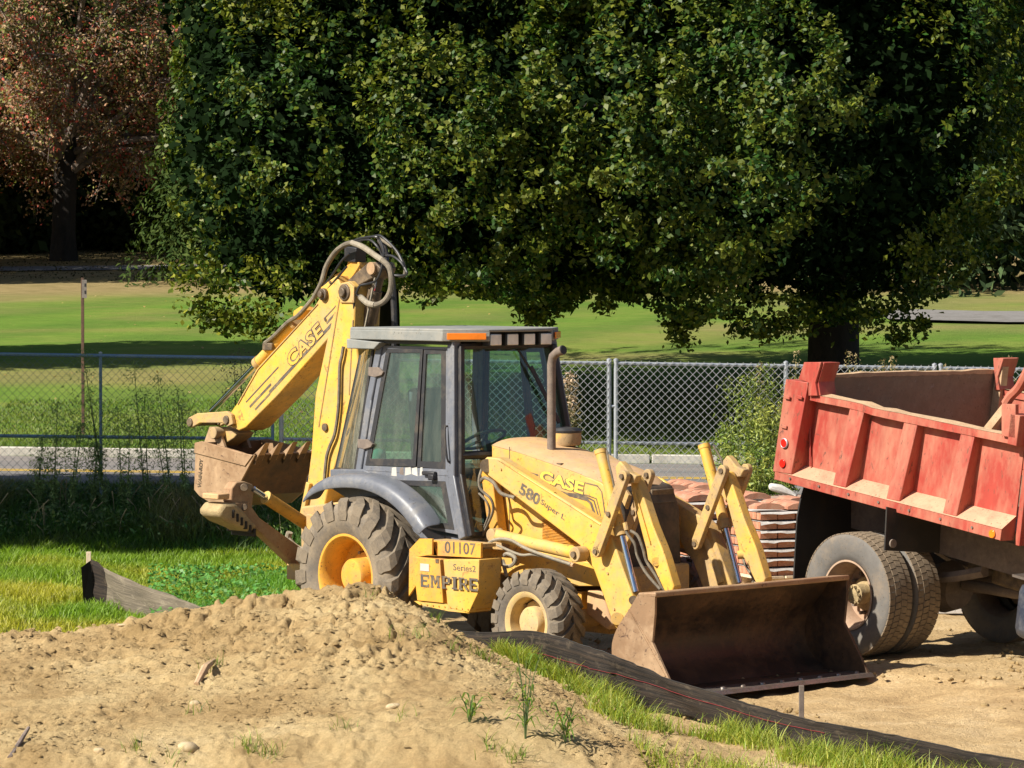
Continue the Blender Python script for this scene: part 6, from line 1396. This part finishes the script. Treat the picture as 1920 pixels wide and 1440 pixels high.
    for k_ in range(9):
        l = lob[k_ % len(lob)]; p1 = np.array(l[:3]) + unit(r_.normal(size=(1, 3)))[0] * l[3:6] * .7 - o3; z0 = min(topz * (.25 + .07 * k_), max(.6, p1[2] - .6)); mid = (np.array((0, 0, z0)) + p1) / 2 + np.array((0, 0, .5))
        MB().tube([(0, 0, z0), mid, p1], [trunk_r * .45, trunk_r * .28, .04], 8, 4).build('limb', BARK, e)
    return e
gz_ = lambda x, y: float(ground(x, y))
def zcut(pts):
    xs_, zs_ = zip(*pts); return lambda x: np.interp(x, xs_, zs_) + .28 * (vnoise(x * 2.2, x * 0 + 4, 3) - .5) + .12 * (vnoise(x * 7, x * 0 + 1, 5) - .5)
DY = 52.6
ux = lambda u, Y=DY: (u - 960) / FPX * Y
zz = lambda v, Y=DY: CAM_H - (v - 500) / FPX * Y
cutA = zcut([(-8, zz(-50)), (ux(300), zz(360)), (ux(350), zz(500)), (ux(400), zz(585)), (ux(520), zz(610)), (ux(640), zz(590)), (ux(760), zz(570)), (ux(860), zz(562)), (ux(1000), zz(570)), (ux(1150), zz(560)), (6, zz(540))])
cutB = zcut([(-3, zz(560)), (ux(900), zz(560)), (ux(985), zz(590)), (ux(1050), zz(575)), (ux(1110), zz(560)), (ux(1200), zz(560)), (ux(1250), zz(600)), (ux(1300), zz(630)), (ux(1340), zz(600)), (ux(1420), zz(605)), (ux(1500), zz(600)), (ux(1640), zz(610)), (ux(1720), zz(600)), (ux(1800), zz(560)), (ux(1850), zz(500)), (9.5, zz(400))])
TA = (ux(700, 58.5), 58.5, gz_(-2, 58.5))
big_tree('beech_tree', 'dense dark green tree behind the boom, its crown hanging low over the lawn at left', TA,
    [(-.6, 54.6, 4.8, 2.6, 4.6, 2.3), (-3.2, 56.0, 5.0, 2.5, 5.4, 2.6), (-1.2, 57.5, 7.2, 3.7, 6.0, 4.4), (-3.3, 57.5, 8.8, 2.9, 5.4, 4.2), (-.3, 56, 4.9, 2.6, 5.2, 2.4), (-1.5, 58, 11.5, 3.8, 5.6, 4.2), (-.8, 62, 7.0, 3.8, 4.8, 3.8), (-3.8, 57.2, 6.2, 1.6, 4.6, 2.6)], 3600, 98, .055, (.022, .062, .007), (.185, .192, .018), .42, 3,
    zmin=cutA, droop=[(ux(380), 52.6, zz(585), 260, .16), (ux(420), 52.6, zz(600), 360, .14), (ux(455), 52.6, zz(590), 300, .2), (ux(350), 52.6, zz(520), 160, .14), (ux(500), 52.6, zz(600), 300, .18)], inner_shade=(.006, .014, .004))
TBt = (ux(1560, 57.5), 57.5, gz_(5.3, 57.5))
big_tree('beech_tree', 'broad dark green tree with its thick trunk standing right behind the dump body', TBt,
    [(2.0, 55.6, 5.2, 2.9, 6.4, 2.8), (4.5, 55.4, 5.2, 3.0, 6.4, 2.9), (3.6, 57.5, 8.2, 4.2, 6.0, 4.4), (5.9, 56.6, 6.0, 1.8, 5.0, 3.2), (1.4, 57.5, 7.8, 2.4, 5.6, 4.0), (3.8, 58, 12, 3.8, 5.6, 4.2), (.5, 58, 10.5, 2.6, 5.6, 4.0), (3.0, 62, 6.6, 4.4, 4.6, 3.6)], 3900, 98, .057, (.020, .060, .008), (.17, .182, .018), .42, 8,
    zmin=cutB, droop=[(ux(1280), 52.6, zz(635), 130, .10), (ux(1270), 52.6, zz(610), 200, .12), (ux(1135), 52.6, zz(572), 120, .10), (ux(1000), 52.6, zz(595), 260, .13), (ux(1030), 52.6, zz(585), 160, .12), (ux(1430), 52.8, zz(622), 200, .12), (ux(1390), 52.8, zz(615), 130, .10), (ux(1460), 52.8, zz(610), 180, .12), (ux(1500), 52.8, zz(600), 300, .2), (ux(1690), 52.8, zz(628), 180, .12), (ux(1730), 52.8, zz(610), 120, .10), (ux(1640), 52.8, zz(600), 200, .18)], inner_shade=(.006, .014, .004))

# autumn tree at the left: visible twigs and thin reddish foliage
def autumn(loc, label):
    e = thing('autumn_tree', label, 'tree', None, loc); r_ = np.random.default_rng(4); MB().tube([(0, 0, -.3), (0, 0, .6), (.05, 0, 2.2), (0, 0, 4.2)], [.36, .25, .24, .15], 14, 4).build('trunk', BARK, e)
    tips = []; mb = MB()
    for k in range(36):
        a = r_.uniform(0, 6.28) if k < 24 else r_.uniform(3.3, 6.1); z0 = r_.uniform(1.5, 4.2); L = r_.uniform(2.0, 4.8); up = r_.uniform(.1, 1.3) if k > 8 else r_.uniform(-.05, .35)
        if k < 8 or k > 28: z0 = r_.uniform(1.7, 2.6)
        p0 = np.array((0, 0, z0)); p2 = p0 + np.array((math.cos(a) * L, math.sin(a) * L * .8, up * L * .75)); p1 = (p0 + p2) / 2 + np.array((0, 0, .35)); mb.tube([p0, p1, p2 - (0, 0, .1)], [.09, .055, .02], 6, 4)
        for j in range(11):
            t_ = r_.uniform(.35, 1); s0 = p0 * (1 - t_) ** 2 + 2 * p1 * t_ * (1 - t_) + p2 * t_ * t_; l2 = r_.uniform(.5, 1.3); dv = unit(r_.normal(size=(1, 3)) + np.array((0, 0, -.1)))[0]; s1 = s0 + dv * l2; mb.tube([s0, (s0 + s1) / 2 + (0, 0, .08), s1 - (0, 0, .15)], [.018, .011, .004], 4, 2); tips.append((s0, s1))
            for q_ in range(3):
                t2 = r_.uniform(.2, 1); u0 = s0 * (1 - t2) + s1 * t2; u1 = u0 + unit(r_.normal(size=(1, 3)))[0] * r_.uniform(.25, .6) - (0, 0, .1); mb.tube([u0, u1], [.008, .003], 3); tips.append((u0, u1))
    mb.build('branches', TWIG, e, 0)['kind'] = 'stuff'
    A = np.array([t[0] for t in tips]); B = np.array([t[1] for t in tips]); n_ = 60000; k = r_.integers(0, len(A), n_); t_ = r_.random((n_, 1)); C_ = A[k] * (1 - t_) + B[k] * t_ + r_.normal(size=(n_, 3)) * .13
    cols = np.array([(.36, .20, .12), (.52, .11, .08), (.38, .26, .15), (.20, .21, .06), (.44, .35, .19), (.28, .20, .14)]); pr_ = np.array([.26, .13, .21, .22, .06, .12])
    green = np.clip((C_[:, 2] - 3.5) * .18 + (C_[:, 0]) * .05, 0, .5); ci = r_.choice(6, n_, p=pr_); tn = cols[ci] * (1 + .25 * r_.normal(size=(n_, 1))).clip(.4, 1.7); g_ = r_.random(n_) < green; tn[g_] = np.array((.09, .12, .03)) * r_.uniform(.6, 1.4, (g_.sum(), 1))
    V, F_ = leaf_arrays(C_, (.030 + .034 * r_.random(n_)), unit(r_.normal(size=(n_, 3)) + np.array((0, -.3, .5))), .5); rawmesh('crown', V, F_, DRYM, e, tn, kind='stuff'); return e
AX = (120 - 960) / FPX * 103.5
at_ = autumn((AX, 103.5, gz_(AX, 103.5)), 'half bare autumn tree with red brown foliage at the left edge'); at_.scale = (1.42, 1.3, 1.42)
a2 = copy_tree(at_); a2.location = (AX - 4.6, 105, gz_(AX - 4.6, 105)); a2.rotation_euler = (0, 0, 2.2); a2.scale = (1.2, 1.2, 1.75); a2['label'] = 'taller reddish autumn tree partly cut off by the left picture edge'
# blue green conifer low branches behind, and the wood coloured dark for shade
def conifer(loc, h_, r0, label, n_, seed, c0, c1, group=None, ls=.16):
    e = thing('background_conifer', label, 'tree', None, loc, group); r_ = np.random.default_rng(seed); t_ = r_.random(n_) ** .8; a = r_.uniform(0, 6.28, n_); rad = r0 * (1 - t_ * .85) * (.35 + .65 * r_.random(n_) ** .5) * (.8 + .3 * np.sin(a * 5 + t_ * 40)); C_ = np.stack([np.cos(a) * rad, np.sin(a) * rad, .3 + t_ * h_ - rad * .22], 1)
    V, F_ = leaf_arrays(C_, ls * (.6 + .8 * r_.random(n_)), unit(np.stack([np.cos(a), np.sin(a), .7 + 0 * a], 1) + .6 * r_.normal(size=(n_, 3))), .3); rawmesh('crown', V, F_, MATTELEAF, e, tints(n_, c0, c1), kind='stuff'); MB().tube([(0, 0, -.4), (0, 0, h_)], [.3, .05], 10, 4).build('trunk', BARK, e); return e
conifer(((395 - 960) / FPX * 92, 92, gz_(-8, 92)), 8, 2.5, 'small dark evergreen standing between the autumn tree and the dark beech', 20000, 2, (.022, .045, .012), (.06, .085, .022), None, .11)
proto = conifer((-21, 112, gz_(-21, 112)), 22, 4.6, 'x', 15000, 6, (.035, .06, .028), (.07, .10, .04), None, .33)  # background tree, the wood's shade put into its leaf colour
lbs = ['leftmost of the shade-coloured trees filling the background', 'shade-coloured tree behind the autumn trees', 'shade-coloured tree right of the autumn trees', 'shade-coloured tree above the digging bucket, far behind', 'shade-coloured tree far behind the boom head', 'shade-coloured tree far behind the cab roof', 'shade-coloured tree far behind the gate posts', 'shade-coloured tree far behind the thick trunk', 'shade-coloured tree at the right picture edge', 'rightmost of the shade-coloured trees, beyond the picture edge']
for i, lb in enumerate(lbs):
    o = proto if i == 0 else copy_tree(proto); x = -21 + 4.7 * i; y = 110 + 5 * (i % 3); o.location = (x, y, gz_(x, y) - .5); o.rotation_euler = (0, 0, i * 1.3); s_ = 1 + .12 * ((i * 7) % 4); o.scale = (s_, s_, s_); o['label'] = lb; o['group'] = 'shade-coloured trees at the top of the lawn'
# low shrubs under them, shade put into their leaf colour
sh = None
for i in range(12):
    x = -19 + 3.5 * i; y = 107 + (i % 3) * 1.6
    if sh is None:
        sh = thing('shade_toned_shrub', 'x', 'shrub', None, (x, y, gz_(x, y)), 'shade-coloured shrubs under the background trees'); n_ = 5000; d = unit(rng.normal(size=(n_, 3))) * (rng.random(n_) ** .4)[:, None] * np.array((2.3, 1.6, 2.0)) + np.array((0, 0, 1.4))
        V, F_ = leaf_arrays(d, .12 + .12 * rng.random(n_), unit(rng.normal(size=(n_, 3)) + np.array((0, 0, .6))), .5); rawmesh('foliage', V, F_, MATTELEAF, sh, tints(n_, (.03, .05, .02), (.055, .075, .03)), kind='stuff'); o = sh
    else: o = copy_tree(sh)
    o.location = (x, y, gz_(x, y) - .3); o.rotation_euler = (0, 0, i * .9); s_ = .8 + .5 * ((i * 5) % 3) / 2; o.scale = (s_, 1, s_); o['label'] = 'low shrub coloured dark for deep shade ' + ('outside the left edge', 'at the left picture edge', 'left of the autumn trunk', 'behind the autumn trunk', 'right of the autumn trunk', 'behind the dark beech at left', 'behind the boom head', 'behind the cab roof', 'behind the gate posts', 'behind the thick trunk', 'at the right end of the lawn', 'outside the right edge')[i]
# wooded hillside closing the view, coloured near black to stand for wood shade
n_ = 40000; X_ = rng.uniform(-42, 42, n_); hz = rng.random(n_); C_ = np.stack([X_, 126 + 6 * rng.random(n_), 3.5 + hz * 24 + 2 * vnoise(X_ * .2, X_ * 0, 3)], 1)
V, F_ = leaf_arrays(C_, .45 + .4 * rng.random(n_), unit(rng.normal(size=(n_, 3)) + np.array((0, -.8, .6))), .6); rawmesh('far_wood', V, F_, MATTELEAF, None, tints(n_, (.006, .012, .005), (.013, .022, .007)), kind='stuff')
HILL = plain('shade_dark_hillside', (.012, .016, .008), .95)
V = []
for j, (y, z) in enumerate([(118, 4.2), (134, 6), (138, 22), (150, 34), (200, 44), (400, 60)]):
    for x in np.linspace(-160, 160, 17): V.append((x, y + (random.uniform(-1.5, 1.5) if j else 0), z + random.uniform(-1, 1) * (j > 0)))
ii = np.arange(6 * 17).reshape(6, 17); rawmesh('wooded_hillside', V, np.stack([ii[:-1, :-1], ii[:-1, 1:], ii[1:, 1:], ii[1:, :-1]], -1).reshape(-1, 4), HILL, smooth=True, kind='structure')

# trees standing off to the left; their shade falls across the weeds, the near lane and the lawn
def round_tree(loc, h_, rx, ry, z0, label, seed, n_=16000):
    e = thing('round_tree', label, 'tree', None, loc, 'trees off to the left'); r_ = np.random.default_rng(seed); d = unit(r_.normal(size=(n_, 3))) * (r_.random(n_) ** .35)[:, None]; C_ = d * np.array((rx, ry, (h_ - z0) / 2)) + np.array((0, 0, (h_ + z0) / 2)); C_ = C_ + (fbm(C_[:, 0], C_[:, 2], .8, 2, .5, seed) - .5)[:, None] * d * 1.6
    V, F_ = leaf_arrays(C_, .10 + .12 * r_.random(n_), unit(r_.normal(size=(n_, 3)) + np.array((0, 0, .7))), .6); rawmesh('crown', V, F_, LEAF, e, tints(n_, (.03, .07, .015), (.08, .11, .025)), kind='stuff'); MB().tube([(0, 0, -.3), (0, 0, h_ * .8)], [.25, .08], 10, 4).build('trunk', BARK, e); return e
round_tree((-10.0, 39.0, .0), 9.6, 3.3, 2.9, 2.4, 'round tree outside the left picture edge beside the fence line', 21)
round_tree((-15.0, 38.4, .0), 12.0, 3.4, 2.0, 4.0, 'taller round tree further out at the left, beside the fence line', 22)
round_tree((-15.8, 64.0, 1.2), 13, 4.4, 2.6, 3.4, 'wide round tree out of view on the left of the lawn', 23)
round_tree((-30, 78, 2.2), 12, 4.0, 3.0, 3.0, 'tall round tree at the left rear of the lawn', 24)
round_tree((-18.2, 92, 2.6), 13, 3.6, 3.2, 1.2, 'tall tree beyond the left picture edge beside the pale path', 25)
round_tree((-19, 99, 3.0), 6.5, 4.2, 3.6, .8, 'tree behind the pale path, beyond the left picture edge', 26)
for x, y, s_, lb in ((10.8, 90, .8, 'added shade-coloured tree right of the thick trunk, nearer than the others'), (15.2, 93, .9, 'added shade-coloured tree rising at the right edge above the grey path')):  # added to darken the right edge, shade put into the leaf colour
    o = copy_tree(proto); o.location = (x, y, gz_(x, y) - .5); o.scale = (s_, s_, s_); o['label'] = lb; o['group'] = 'shade-coloured trees at the top of the lawn'
